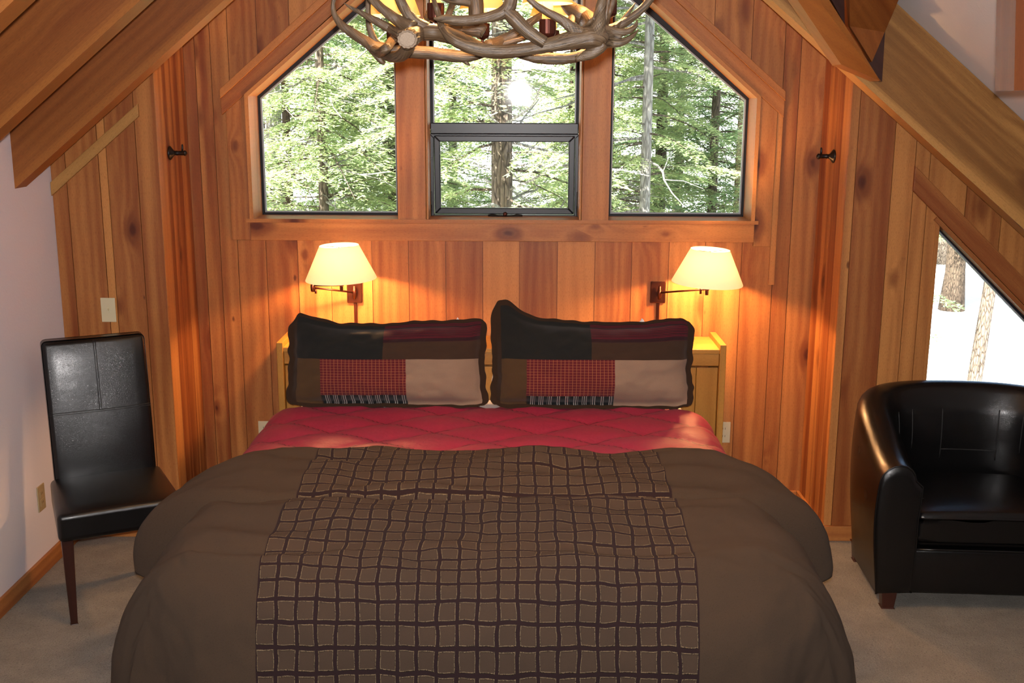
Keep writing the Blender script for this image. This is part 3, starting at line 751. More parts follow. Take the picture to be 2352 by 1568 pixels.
def make_patchwork():
    t = NT('patchwork_cloth'); uv0 = t.uv(); uv = t.sep(uv0)
    u = t.M('ADD', uv[0], t.M('MULTIPLY', t.M('SUBTRACT', t.noise(uv0, 5, 2), .5), .008)); v = t.M('ADD', uv[1], t.M('MULTIPLY', t.M('SUBTRACT', t.noise(uv0, 4, 2), .5), .02))
    def rect(a, b, c, d):
        r = t.M('MULTIPLY', t.M('GREATER_THAN', u, a), t.M('LESS_THAN', u, b))
        return t.M('MULTIPLY', r, t.M('MULTIPLY', t.M('GREATER_THAN', v, c), t.M('LESS_THAN', v, d)))
    px, pz = t.M('MULTIPLY', uv[0], .90), t.M('MULTIPLY', uv[1], .42)
    wv = t.noise(t.xyz(px, pz), 900, 2, .7)
    def two(a, b): return t.mix(wv, a, b)
    c = two((.022, .011, .006), (.045, .026, .016))                                   # brown border
    c = t.mix(rect(.055, .49, .555, .965), c, two((.008, .009, .009), (.022, .022, .021)))     # charcoal
    c = t.mix(rect(.49, .965, .555, .965), c, two((.032, .017, .011), (.062, .036, .024)))     # brown
    stripes = t.ramp(t.M('SINE', t.M('MULTIPLY', pz, 900.0)), -.2, .4)
    broad = t.ramp(t.noise(t.xyz(0.3, pz), 60, 1), .42, .55)
    plum = t.mix(t.M('MULTIPLY', stripes, broad), two((.022, .010, .012), (.035, .014, .018)), (.13, .012, .022))
    c = t.mix(rect(.49, .965, .755, .965), c, plum)
    tw = t.ramp(t.M('SINE', t.M('MULTIPLY', t.M('ADD', px, pz), 1150.0)), -.5, .5)
    c = t.mix(rect(.055, .185, .045, .555), c, t.mix(tw, (.026, .014, .008), (.12, .070, .032)))   # twill
    gx = t.M('ABSOLUTE', t.M('SINE', t.M('MULTIPLY', px, math.pi / .0165))); gz = t.M('ABSOLUTE', t.M('SINE', t.M('MULTIPLY', pz, math.pi / .0125)))
    gx2 = t.M('ABSOLUTE', t.M('SINE', t.M('MULTIPLY', px, math.pi / .0066)))
    pl = two((.075, .010, .015), (.17, .022, .028)); pl = t.mix(t.M('MULTIPLY', t.M('LESS_THAN', gx2, .45), .5), pl, (.035, .012, .014))
    pl = t.mix(t.M('MULTIPLY', t.M('LESS_THAN', gx, .22), .6), pl, (.38, .15, .06)); pl = t.mix(t.M('MULTIPLY', t.M('LESS_THAN', gz, .28), .55), pl, (.36, .13, .06))
    c = t.mix(rect(.185, .60, .15, .555), c, pl)
    st = t.M('SINE', t.M('MULTIPLY', px, 2 * math.pi / .0088)); st2 = t.M('SINE', t.M('MULTIPLY', px, 2 * math.pi / .037))
    sc_ = t.mix(t.M('MULTIPLY', t.ramp(st, .1, .55), t.ramp(st2, -.5, .3)), (.010, .013, .014), (.34, .32, .29))
    c = t.mix(rect(.19, .60, .045, .15), c, sc_)
    fleck = t.ramp(t.noise(t.xyz(px, pz), 330, 2), .60, .72)
    bg = t.mix(t.M('MULTIPLY', fleck, .4), two((.20, .125, .085), (.34, .235, .165)), (.12, .06, .035))
    c = t.mix(rect(.60, .965, .035, .555), c, bg)
    return t.pbsdf(c, .95, t.bump(wv, .4, .0015), Sheen_Weight=.15, Specular_IOR_Level=.1)
M['patch'] = make_patchwork()
M['patch_back'] = make_fabric('brown_sham_back', (.022, .011, .006), (.045, .026, .016), .15)
def place_pillow(name, mb, mats, loc, lean, rz, label, cat, group=None):
    o = mb.build(name, mats, None, smooth=True)
    o.location = loc; o.rotation_euler = (-lean, 0, rz)
    return tag(o, label, cat, group)
def warpL(p, a, b):
    p.z += .028 * math.exp(-((a + .82) / .18) ** 2) * max(0, b) ** 2 - .02 * max(0, b) * math.exp(-((a + .2) / .5) ** 2) + .012 * math.exp(-((a - .9) / .12) ** 2) * max(0, b)
    p.x += .03 * max(0, -b) ** 2 * (1 if a > 0 else -1) * abs(a) ** 5 * .3
    return p
def warpR(p, a, b):
    p.z += .090 * math.exp(-((a + .88) / .24) ** 2) * max(0, b) ** 2.2 + .012 * math.exp(-((a - .85) / .2) ** 2) * max(0, b) - .012 * math.exp(-((a - .2) / .4) ** 2) * max(0, b)
    return p
place_pillow('pillow_sham', pillow_mesh('a', .925, .40, .10, .032, None, 1.7, warpL), [M['patch'], M['patch_back']], (-.586, 4.80, .690), .20, 0,
             'patchwork sham pillow on the left half of the bed, lower top corners', 'pillow', 'patchwork shams')
place_pillow('pillow_sham', pillow_mesh('b', .94, .405, .10, .032, None, 6.1, warpR), [M['patch'], M['patch_back']], (.332, 4.795, .690), .20, 0,
             'patchwork sham pillow on the right half of the bed, one corner standing up', 'pillow', 'patchwork shams')
def warpW(p, a, b):
    p.z += .05 * (max(0, a) ** 8) * max(0, b) ** 2; return p
for i, (x, rz, lb) in enumerate([(-.62, .0, 'white pillow standing behind the left patchwork sham'), (.235, .0, 'white pillow standing behind the right patchwork sham')]):
    place_pillow('pillow', pillow_mesh('w', .74, .355, .045, 0, None, 12 + i * 5, warpW), [M['white_cloth'], M['white_cloth']], (x, 4.985, .672), .18, rz, lb, 'pillow', 'white pillows')

# ------------------------------------------------------------------ dining chair by the left wall
ch = empty('dining_chair', (-1.563, 4.13, 0), math.radians(27), label='black leather high-backed dining chair beside the white wall', cat='chair')
def seat_warp(p):
    p.z += .012 * (1 - (p.x / .24) ** 2) * (1 - ((p.y) / .25) ** 2) if p.z > 0 else 0
    k = 1 - .05 * (p.y + .22) / .44; p.x *= k
    return p
rbox('seat', (0, .225, .415), (.475, .47, .115), .022, M['leather'], ch, 4, seat_warp, 4)
BKZ0, BKZ1 = .37, 1.045
def lean(z): return .10 * ((z - .44) / .6) ** 1.35 if z > .44 else 0.0
def back_warp(p):
    z = p.z + (BKZ0 + BKZ1) / 2
    p.y += lean(z) + (.010 * (1 - (p.x / .21) ** 2) * -1 if p.y < 0 else 0)
    p.x *= 1.0 + .02 * (z - .44)
    return p
bk = rbox('backrest', (0, .475, (BKZ0 + BKZ1) / 2), (.412, .075, BKZ1 - BKZ0), .020, M['leather'], ch, 4, back_warp, 6)
def bfy(z, x): return .475 - .0375 + lean(z) - .010 * (1 - (x / .21) ** 2)
mb = MB()
for off in (-.004, .004):
    tube(mb, [(x, bfy(.745, x) + .0005, .745 + off, .0016) for x in np.linspace(-.205, .205, 16)], 6)
    tube(mb, [(off, bfy(z, 0) + .0005, z, .0016) for z in np.linspace(.748, 1.04, 12)], 6)
mb.build('seam', M['thread'], bk, smooth=True)
for sx in (-1, 1):
    for y, sp, lx in ((.035, 0, .205), (.445, .0, .182)):
        mb = MB(); V = []
        for z, r in ((.365, .022), (0, .013)):
            for a, b in ((-1, -1), (1, -1), (1, 1), (-1, 1)):
                V.append((sx * lx + a * r, y + b * r, z))
        mb.add(V, [[3, 2, 1, 0], [4, 5, 6, 7]] + [[i, (i+1) % 4, 4 + (i+1) % 4, 4 + i][::-1] for i in range(4)],
               [[(V[k][0], V[k][2]) for k in f] for f in [[3, 2, 1, 0], [4, 5, 6, 7]] + [[i, (i+1) % 4, 4 + (i+1) % 4, 4 + i][::-1] for i in range(4)]])
        mb.build('leg', M['darkwood'], ch, mods=[('BEVEL', dict(width=.002, segments=2))])

# ------------------------------------------------------------------ barrel armchair by the low window
ac = empty('armchair', (1.925, 4.205, 0), math.radians(-3), label='black leather barrel armchair in front of the low window', cat='armchair')
AW, AD, ST = .455, .70, .140        # half width, depth, shell thickness
def upath(k):
    """outer plan curve, k 0..1 from left front round the back to right front"""
    a = k * 2 - 1; t = abs(a); s = -1 if a < 0 else 1
    st = .34
    tot = .36 + .55
    q = t * tot                       # 0 at the back centre
    if q < .55:
        th = q / .55 * math.pi / 2
        return Vector((s * AW * math.sin(th) ** .82, AD - (AD - .36) * (1 - math.cos(th) ** .9), 0)), t
    return Vector((s * AW, .36 - (q - .55), 0)), t
def shell_h(t):
    """top height: arms low in front, sweeping up to the back"""
    k = min(1, max(0, (1 - t) / .62)); k = k * k * (3 - 2 * k)
    return .625 + (.815 - .625) * k
prof_n = 8
def shell_pt(u, v):
    c, t = upath(u); e = .004
    c0 = upath(max(0, u - e))[0]; c1 = upath(min(1, u + e))[0]
    T = (c1 - c0).normalized(); N = Vector((T.y, -T.x, 0)) * -1          # towards the inside
    if N.dot(Vector((0, .3, 0)) - c) < 0: N = -N
    H = shell_h(t); r = ST / 2; zb = .075
    # cross-section: outer bottom -> outer top -> roll -> inner bottom
    if v < .4: f = v / .4; o_, z = 0.0, zb + (H - r - zb) * f
    elif v < .6: a = (v - .4) / .2 * math.pi; o_, z = r - r * math.cos(a), H - r + r * math.sin(a)
    else: f = (v - .6) / .4; o_, z = ST, H - r - (H - r - .085) * f
    bul = .022 * math.sin(math.pi * min(1, max(0, (z - zb) / (H - zb))) ** 1.2) * (1 if v < .6 else -.4)
    flare = .025 * ((z - zb) / .7) * (1 - .5 * t)
    pad = .016 * math.sin(math.pi * ((z - .4) / .4)) if v > .6 and z > .4 else 0
    return c + N * (o_ - bul - flare + pad) + Vector((0, 0, z))
mb = MB(); grid(mb, shell_pt, 72, 44, lambda u, v: (u * 2, v), flip=False)
n = 45
for k in (0, 1):
    ring = [shell_pt(k, i / 44) for i in range(45)]; c = sum(ring, Vector()) / 45
    rs = [[c + (r - c) * f + Vector((0, -y, 0)) for r in ring] for f, y in ((1, 0), (.965, .006), (.85, .010), (.5, .013))]
    V = [p for q in rs for p in q]; F = []
    for j in range(3):
        F += [[j*n + i, j*n + (i + 1) % n, (j+1)*n + (i + 1) % n, (j+1)*n + i] for i in range(n)]
    F.append([3*n + i for i in range(n)])
    if k: F = [f[::-1] for f in F]
    mb.add(V, F)
sh = mb.build('shell', M['leather'], ac, smooth=True)
for k in (0, 1):
    mb = MB(); tube(mb, [tuple(shell_pt(k, i / 44) + Vector((0, -.002, 0))) + (.004,) for i in range(0, 45)], 6)
    mb.build('piping', M['leather'], sh, smooth=True)
mb = MB()
for a, z0 in ((.48, .50), (.58, .50), (.40, .56), (.66, .56), (.32, .56), (.74, .56)):
    pts = []
    for i in range(14):
        v = .62 + (i / 13) * .20; p = shell_pt(a, v)
        if p.z < z0 - .03: break
        pts.append(tuple(p) + (.0028,))
    if len(pts) > 2:
        mb = MB(); tube(mb, pts, 6); mb.build('seam', M['thread'], sh, smooth=True)
mb = MB(); bx0 = []
for i in range(8):
    u = .48 + .10 * i / 7; q = [shell_pt(u, .6 + .4 * k / 30) for k in range(31)]; z = min(q, key=lambda p: abs(p.z - .515)); bx0.append(tuple(z) + (.0028,))
tube(mb, bx0, 6)
mb.build('seam', M['thread'], sh, smooth=True)
def cush(p):
    if p.z > 0: p.z += .022 * (1 - (p.x / .31) ** 2) * (1 - (p.y / .29) ** 2)
    p.x *= 1 - .12 * max(0, p.y / .28) ** 2
    return p
rbox('seat_cushion', (0, .265, .353), (.625, .53, .145), .028, M['leather'], ac, 4, cush, 5)
rbox('front_rail', (0, .06, .172), (.635, .10, .19), .012, M['leather'], ac, 3)
mb = MB(); tube(mb, [(x, -.0, .272, .005) for x in np.linspace(-.312, .312, 8)], 6); mb.build('welt', M['leather'], ac, smooth=True)
rbox('base', (0, .31, .10), (.74, .52, .05), .01, M['leather'], ac, 2)
for sx in (-1, 1):
    for y in (.045, .52):
        mb = MB(); V = []
        for z, r in ((.085, .032), (0.0, .024)):
            for a, b in ((-1, -1), (1, -1), (1, 1), (-1, 1)): V.append((sx * .395 + a * r, y + b * r, z))
        F = [[3, 2, 1, 0], [4, 5, 6, 7]] + [[i, (i+1) % 4, 4 + (i+1) % 4, 4 + i][::-1] for i in range(4)]
        mb.add(V, F, [[(V[k][0] + V[k][1], V[k][2]) for k in f] for f in F], (.9, .2, 0)); mb.build('leg', M['darkwood'], ac, mods=[('BEVEL', dict(width=.004, segments=2))])

# ------------------------------------------------------------------ swing-arm wall lamps
def wall_lamp(plate, sock, elbow, tilt, label):
    """plate: centre on wall; sock: shade axis base; elbow: where the folded arm turns (or None)"""
    P = Vector((plate[0], YB, plate[1])); root = empty('wall_lamp', P, label=label, cat='lamp', group='swing-arm wall lamps')
    def B(mb, name, mat, parent=root, sm=False, mods=()):
        mb.v = [tuple(Vector(p) - P) for p in mb.v]; return mb.build(name, mat, parent, smooth=sm, mods=mods)
    mb = MB(); box(mb, P + Vector((0, -.009, 0)), (.075, .018, .108)); B(mb, 'wall_plate', M['bronze'], mods=[('BEVEL', dict(width=.004, segments=2))])
    mb = MB(); box(mb, P + Vector((.002, -.006, -.054 - .09)), (.016, .010, .18)); B(mb, 'cord_cover', M['bronze'], mods=[('BEVEL', dict(width=.003, segments=2))])
    S = Vector(sock)
    piv = P + Vector((.004, -.045, 0))
    mb = MB(); lathe(mb, [(0, -.030), (.007, -.030), (.008, -.018), (.010, -.016), (.010, .016), (.008, .018), (.007, .034), (.003, .040), (0, .040)], piv, (0, 0, 1), 16)
    tube(mb, [tuple(P + Vector((.004, -.01, .0))) + (.009,), tuple(piv) + (.009,)], 10)
    B(mb, 'pivot', M['bronze'], sm=True)
    zb = S.z - .035
    mb = MB(); path = [piv + Vector((0, 0, .004))]
    if elbow: path.append(Vector(elbow))
    path.append(Vector((S.x, S.y, zb + .004)))
    for i in range(len(path) - 1):
        a, b = path[i], path[i + 1]
        if i == 1: a = a + Vector((0, 0, .010))
        tube(mb, [tuple(a) + (.0048,), tuple(b) + (.0048,)], 10)
    if elbow:
        lathe(mb, [(0, -.02), (.009, -.02), (.011, -.010), (.011, .012), (.008, .018), (0, .02)], elbow, (0, 0, 1), 14)
        lathe(mb, [(0, -.022), (.006, -.02), (.006, 0), (0, 0)], Vector(elbow) + Vector((.016, -.012, -.006)), (0, 0, 1), 10)
    else:
        q = path[1] + (path[0] - path[1]).normalized() * .035
        lathe(mb, [(0, -.022), (.006, -.02), (.006, .004), (.004, .012), (0, .012)], q, (0, 0, 1), 12)
    B(mb, 'swing_arm', M['bronze'], sm=True)
    mb = MB(); lathe(mb, [(0, -.022), (.008, -.022), (.0085, 0), (.013, .004), (.019, .045), (.019, .05), (0, .05)], (S.x, S.y, zb - .002), (0, 0, 1), 20)
    B(mb, 'socket', M['bronze'], sm=False)
    mb = MB(); c = Vector((S.x, S.y, S.z + .075)); lathe(mb, [(.0, -.045), (.012, -.04), (.014, -.02), (.028, .012), (.030, .028), (.022, .045), (0, .052)], c, (0, 0, 1), 18); B(mb, 'bulb', M['bulb'], sm=True)
    # shade
    mb = MB(); A = Vector((math.sin(tilt), -.02, math.cos(tilt)))
    lathe(mb, [(.168, 0), (.1685, .003), (.093, .160), (.0925, .163), (.0915, .160), (.166, .003), (.1675, 0)], S + Vector((0, 0, -.002)), A, 56)
    B(mb, 'lamp_shade', M['shade'], sm=True)
    mb = MB()
    for k in range(3):
        a = k * 2.094 + .5; t0 = S + A * .150
        tube(mb, [tuple(t0) + (.0015,), tuple(t0 + Vector((math.cos(a) * .093, math.sin(a) * .093, 0))) + (.0015,)], 6)
    tube(mb, [(S.x, S.y, S.z + .02, .0016), tuple(S + A * .152) + (.0016,)], 6)
    B(mb, 'shade_frame', M['bronze'], sm=True)
    l = add_light('lamp_light', 'POINT', c - P, 98.0, (1.0, .49, .18), shadow_soft_size=.034); l.parent = root
    return root
wall_lamp((-.812, 1.107), (-.842, 5.215, 1.208), (-.995, 5.30, 1.150), -.035, 'lit white-shaded wall lamp with its arm folded back, left of the bed')
wall_lamp((.692, 1.113), (.897, 5.215, 1.197), None, .05, 'lit white-shaded wall lamp with its arm straight out, right of the bed')

# ------------------------------------------------------------------ coat hooks, switch, sockets
def hook(X, s, y, z, label):
    root = empty('wall_hook', (X, y, z), label=label, cat='hook', group='iron wall hooks')
    mb = MB(); lathe(mb, [(0, 0), (.030, 0), (.032, .004), (.028, .008), (.012, .020), (.010, .026), (0, .026)], (0, 0, 0), (s, 0, 0), 24)
    mb.build('rosette', M['iron'], root, smooth=True)
    mb = MB(); lathe(mb, [(.011, .018), (.010, .03), (.012, .034), (.010, .038), (.0105, .066), (.013, .070), (.011, .076), (.006, .080), (0, .082)], (0, 0, 0), (s, 0, 0), 18)
    mb.build('stem', M['iron'], root, smooth=True)
    mb = MB(); tube(mb, [(s * .060, 0, .005, .0052), (s * .060, 0, .022, .005), (s * .061, 0, .036, .0042), (s * .061, 0, .040, .002)], 10)
    mb.build('peg', M['iron'], root, smooth=True)
hook(RXL, 1, 5.14, 1.798, 'dark iron hook on the left side of the bed recess')
hook(RXR, -1, 5.20, 1.793, 'dark iron hook on the right side of the bed recess')
def plate(name, O, U, N, w_, h_, mat, kind, label, cat, cutz=None):
    U, N = Vector(U), Vector(N); O = Vector(O); root = empty(name, O, label=label, cat=cat)
    def bx(mb, cz, ww, hh, d0, d1): prism(mb, [(-ww/2, cz - hh/2), (ww/2, cz - hh/2), (ww/2, cz + hh/2), (-ww/2, cz + hh/2)], N * d1, U, (0, 0, 1), -N, d1 - d0, (0, 0, 1))
    mb = MB(); bx(mb, 0, w_, h_, 0, .006); mb.build('cover_plate', mat, root, mods=[('BEVEL', dict(width=.002, segments=2))])
    if kind == 'switch':
        mb = MB(); bx(mb, 0, .010, .024, .005, .008); bx(mb, .004, .007, .010, .007, .017); mb.build('toggle', mat, root)
    else:
        for cz in (-.020, .020):
            mb = MB(); bx(mb, cz, .034, .028, .005, .008); s = mb.build('socket', mat, root)
            mb = MB()
            for dx in (-.006, .006):
                prism(mb, [(dx - .001, cz - .004), (dx + .001, cz - .004), (dx + .001, cz + .006), (dx - .001, cz + .006)], N * .0085, U, (0, 0, 1), -N, .002, (0, 0, 1))
            mb.build('slot', M['slot'], s)
    return root
plate('light_switch', (-1.871, YF, 1.098), (1, 0, 0), (0, -1, 0), .066, .112, M['ivory'], 'switch', 'ivory light switch on the wood wall above the dining chair', 'light switch')
plate('wall_outlet', (XL, 4.585, .335), (0, 1, 0), (1, 0, 0), .070, .115, M['beige_plastic'], 'outlet', 'beige wall outlet low on the white wall', 'outlet')
q = PY(1662, 992, YB); plate('wall_outlet', (q.x, YB, q.z), (1, 0, 0), (0, -1, 0), .066, .110, M['ivory'], 'outlet', 'ivory wall outlet right of the pine headboard', 'outlet')
q = PY(609, 990, YB); plate('wall_outlet', (q.x, YB, q.z), (1, 0, 0), (0, -1, 0), .066, .110, M['ivory'], 'outlet', 'ivory wall outlet left of the pine headboard', 'outlet')

# ------------------------------------------------------------------ antler chandelier
def make_antler():
    t = NT('antler'); uv = t.sep(t.uv()); uv0 = t.uv()
    g = t.noise(t.xyz(t.M('MULTIPLY', uv[0], 260), t.M('MULTIPLY', uv[1], 14)), 1, 4, .6)
    b = t.noise(t.obj(), 14, 3)
    c = t.mix(t.ramp(g, .3, .7), (.026, .016, .009), (.16, .108, .062))
    c = t.mix(t.M('MULTIPLY', t.ramp(b, .35, .65), .6), c, (.075, .040, .018))
    c = t.mix(t.M('MULTIPLY', t.ramp(t.noise(t.xyz(t.M('MULTIPLY', uv[0], 420), t.M('MULTIPLY', uv[1], 22), 3.0), 1, 2), .60, .70), .5), c, (.26, .19, .13))
    return t.pbsdf(c, .42, t.bump(t.M('ADD', g, b), .6, .004), Specular_IOR_Level=.4)
def make_cut():
    t = NT('antler_cut'); o = t.obj(); n = t.noise(o, 320, 3, .7)
    return t.pbsdf(t.mix(n, (.16, .11, .075), (.32, .245, .175)), .7, t.bump(n, .5, .003))
M['antler'] = make_antler(); M['antler_cut'] = make_cut()
cc = PY(1130, -40, 3.0); CH = empty('antler_chandelier', cc, label='large antler chandelier with small amber shades hanging above the bed', cat='chandelier')
def arow(p):
    q = PY(p[0], p[1], p[3] if len(p) > 3 else 2.7); return tuple(q) + (p[2] * mpp(q),)
asd = [0]
def antler(strokes, Ydef, label=None):
    mb = MB()
    for st in strokes:
        asd[0] += 1
        rows = [arow((p[0], p[1], p[2], p[3] if len(p) > 3 else Ydef)) for p in st]
        tube(mb, catmull(rows, 7), 14, wob=.16, seed=asd[0] * 3.7)
    mb.v = [tuple(Vector(p) - cc) for p in mb.v]
    o = mb.build('antler', M['antler'], CH, smooth=True)
    if label: o['label'] = label
    return o
# front lower antler: long beam that ends in the right-hand crown of tines
antler([[(990, -30, 4, 2.72), (998, 5, 5.5), (1008, 36, 6.5), (1015, 62, 8, 2.66), (1036, 88, 10.5), (1070, 106, 13), (1118, 117, 15), (1165, 118, 15.5), (1215, 112, 15.5), (1270, 102, 17), (1320, 92, 21), (1360, 88, 26), (1384, 92, 20), (1392, 98, 8)],
        [(1350, 92, 20), (1318, 68, 14), (1290, 46, 10.5), (1250, 24, 8.5), (1222, 4, 7), (1200, -22, 5), (1186, -44, 2)],
        [(1368, 88, 22), (1374, 55, 17), (1378, 25, 12.5), (1383, -5, 10), (1388, -50, 7), (1390, -90, 2)],
        [(1356, 74, 9, 2.72), (1362, 50, 5), (1370, 28, 4), (1377, -4, 3), (1380, -30, 1)],
        [(1334, 72, 5, 2.74), (1350, 55, 6), (1364, 40, 3.5), (1372, 22, 1)],
        [(1384, 98, 16), (1368, 116, 14), (1344, 128, 11), (1322, 136, 6)]], 2.64)
# front upper antler with a forked beam
antler([[(996, 42, 2.5), (1006, 43, 6), (1024, 43, 9.5), (1050, 47, 11.5), (1085, 46, 11.5), (1120, 40, 12), (1150, 32, 15), (1168, 18, 17), (1174, -5, 16), (1180, -50, 14), (1190, -95, 8)],
        [(1160, 22, 14), (1180, 42, 16), (1204, 66, 15.5), (1228, 84, 14.5), (1252, 98, 13)]], 2.60)
# left antler, its sawn base facing the room
antler([[(936, 90, 23, 2.60), (944, 84, 22, 2.64), (966, 74, 19, 2.68), (1000, 74, 19), (1040, 84, 18, 2.72), (1080, 100, 15, 2.76), (1120, 116, 10, 2.8)],
        [(950, 66, 17, 2.66), (922, 52, 15), (894, 33, 12.5), (868, 12, 11), (845, -14, 9), (828, -45, 5), (820, -70, 1.5)],
        [(985, 66, 14, 2.68), (955, 50, 14), (934, 28, 13), (920, 2, 12), (912, -30, 10), (908, -80, 3)],
        [(924, 82, 11, 2.62), (900, 68, 10.5), (874, 54, 10), (848, 40, 8.5), (822, 26, 6), (802, 15, 3.5), (790, 7, 1)]], 2.68)
q = PY(936, 90, 2.585); r = 24.5 * mpp(q)
mb = MB(); ax = Vector((-.05, -1, -.12)); n = 40
rr = [r * (1 + .05 * math.sin(k * 2.1) + .05 * noise.noise(Vector((k * .9, 0, 0)))) for k in range(n)]
for (f0, h0, f1, h1, mi) in ((0.0, .004, .72, .003, 1), (.72, .003, .76, .0, 1), (.76, .0, .93, .003, 1), (.93, .003, 1.05, -.006, 0), (1.05, -.006, 1.02, -.03, 0)):
    A = ax.normalized(); X = Vector((1, 0, 0)); X = (X - A * X.dot(A)).normalized(); Yv = A.cross(X)
    V = [q + A * h + (X * math.cos(2*math.pi*k/n) + Yv * math.sin(2*math.pi*k/n) * .88) * rr[k] * f for f, h in ((max(f0, .001), h0), (f1, h1)) for k in range(n)]
    mb.add(V, [[k, (k+1) % n, n + (k+1) % n, n + k] for k in range(n)], [[(k*.004, 0), (k*.004+.004, 0), (k*.004+.004, .01), (k*.004, .01)] for k in range(n)], mi=mi)
mb.v = [tuple(Vector(p) - cc) for p in mb.v]; o = mb.build('sawn_base', [M['antler'], M['antler_cut']], CH, smooth=False); o['label'] = 'pale sawn antler base'
# far left antler with curling brow tine
antler([[(884, 112, 14, 2.86), (862, 110, 15), (838, 94, 12.5), (810, 76, 11), (785, 58, 9), (769, 35, 6.5), (765, 12, 5), (770, -15, 4.5), (778, -50, 2)],
        [(856, 112, 12), (872, 120, 12, 2.8), (888, 110, 11, 2.74), (898, 96, 10.5), (912, 84, 10), (922, 82, 6)],
        [(852, 114, 7), (864, 126, 8), (876, 140, 7), (884, 146, 4)],
        [(874, 118, 10, 2.86), (896, 130, 12, 2.8), (920, 128, 14, 2.74), (936, 112, 15, 2.7), (940, 96, 14, 2.68)]], 2.84)
# low rear beam on the left and right
antler([[(868, 104, 6), (890, 116, 12), (930, 118, 14), (975, 120, 14.5), (1020, 126, 14), (1060, 130, 13), (1086, 128, 11), (1120, 120, 9), (1150, 112, 8)],
        [(1060, 132, 8), (1074, 146, 4), (1080, 150, 1)]], 2.86)
antler([[(1180, 120, 8), (1215, 130, 11), (1252, 134, 13), (1290, 135, 13), (1325, 130, 12), (1352, 118, 12), (1375, 100, 12)]], 2.80)
# inner and rear antlers, lit orange by the lamps
antler([[(850, -30, 4), (846, 5, 6), (846, 40, 7), (850, 68, 8), (860, 92, 9), (876, 106, 9)]], 3.02)
antler([[(1000, -30, 4, 3.2), (992, 10, 6), (982, 38, 7.5), (974, 62, 9, 3.05), (960, 76, 10, 2.9)]], 3.1)
antler([[(1010, -10, 9, 3.02), (1042, 0, 10), (1075, 4, 11), (1096, 10, 12)],
        [(1040, 10, 8, 3.04), (1032, 30, 8), (1024, 52, 9)],
        [(1020, 56, 13, 2.95), (1052, 60, 14), (1082, 66, 16), (1104, 70, 17), (1112, 74, 14)]], 3.0)
antler([[(1120, 104, 12, 2.95), (1150, 94, 12), (1178, 80, 11), (1200, 64, 9.5), (1222, 48, 9), (1246, 36, 9, 3.1)],
        [(1150, 100, 8, 3.0), (1182, 92, 9), (1210, 84, 7)]], 3.0)
antler([[(1282, -12, 9, 3.1), (1302, 12, 14, 3.08), (1326, 30, 19, 3.05), (1348, 44, 20), (1364, 60, 16, 2.95)],
        [(1308, 62, 11, 3.0), (1316, 36, 8), (1322, 22, 6), (1327, 11, 1.5)]], 3.04)
# right-hand tines
antler([[(1400, 72, 16, 2.95), (1416, 62, 12), (1440, 48, 10.5), (1466, 28, 9.5), (1488, 6, 9), (1506, -22, 8), (1520, -60, 3)],
        [(1412, 64, 6, 2.93), (1430, 46, 5.5), (1446, 26, 4.5), (1459, 7, 1)]], 2.95)
antler([[(1370, 72, 16, 2.80), (1396, 72, 14), (1424, 74, 9.5), (1446, 70, 7.5), (1459, 60, 5), (1464, 45, 1)],
        [(1376, 98, 12, 2.78), (1400, 100, 11), (1426, 98, 9), (1446, 88, 6.5), (1459, 76, 3.5), (1467, 67, 1)],
        [(1380, 84, 15, 2.8), (1404, 84, 12), (1428, 84, 8)]], 2.82)
antler([[(1386, 66, 6, 2.92), (1392, 40, 4), (1396, 10, 5), (1399, -20, 5), (1402, -60, 2)],
        [(1390, 62, 6, 2.96), (1398, 36, 5), (1406, 10, 7), (1412, -14, 6), (1418, -50, 2)]], 2.92)
antler([[(1084, -60, 15), (1090, -20, 16), (1094, 20, 17), (1094, 52, 17), (1098, 70, 14)]], 3.0, 'pitted central stem')
def chand_lamp(x, y, Y, rpx):
    """small shade with candle and cup; (x,y) is the middle of the shade's lower rim"""
    b = PY(x, y, Y); m = mpp(b); R = rpx * m; B = b - cc
    mb = MB(); H = R * 1.35
    lathe(mb, [(R, 0), (R * 1.01, .002), (R * .52, H), (R * .50, H), (R * .985, .003), (R, 0)], B, (0, 0, 1), 40)
    sh = mb.build('lamp_shade', M['shade_amber'], CH, smooth=True)
    mb = MB(); lathe(mb, [(0, -.062), (.004, -.062), (.004, -.046), (.017, -.040), (.021, -.034), (.021, .0), (.019, .0), (.019, -.02), (0, -.02)], B + Vector((0, 0, -.038)), (0, 0, 1), 24)
    mb.build('candle_cup', M['bronze'], CH, smooth=False)
    mb = MB(); lathe(mb, [(.0135, -.058), (.0135, .028), (0, .028)], B, (0, 0, 1), 18); mb.build('candle_sleeve', M['shade_amber'], CH, smooth=True)
    mb = MB(); lathe(mb, [(0, .028), (.006, .03), (.012, .045), (.011, .055), (.003, .075), (0, .078)], B, (0, 0, 1), 14); mb.build('bulb', M['bulb'], CH, smooth=True)
    l = add_light('candle_light', 'POINT', B + Vector((0, 0, .05)), 34.0, (1.0, .52, .18), shadow_soft_size=.016); l.parent = CH
for x, y, Y, rp in ((905, 36, 3.10, 60), (1108, 22, 3.30, 52), (1258, 8, 2.86, 58), (1268, 38, 3.26, 50), (1000, -30, 2.80, 58), (1400, -34, 3.05, 56)):
    chand_lamp(x, y, Y, rp)
mb = MB()
tube(mb, [(0, 0, -.02, .012), (0, 0, .25, .012), (0, 0, CEIL - .34 - cc.z, .009)], 10)
lathe(mb, [(0, CEIL - .13 - cc.z), (.06, CEIL - .13 - cc.z), (.05, CEIL - .16 - cc.z), (.012, CEIL - .20 - cc.z), (.009, CEIL - .36 - cc.z), (0, CEIL - .36 - cc.z)], (0, 0, 0), (0, 0, 1), 24)
mb.build('hanging_rod', M['iron'], CH, smooth=False)

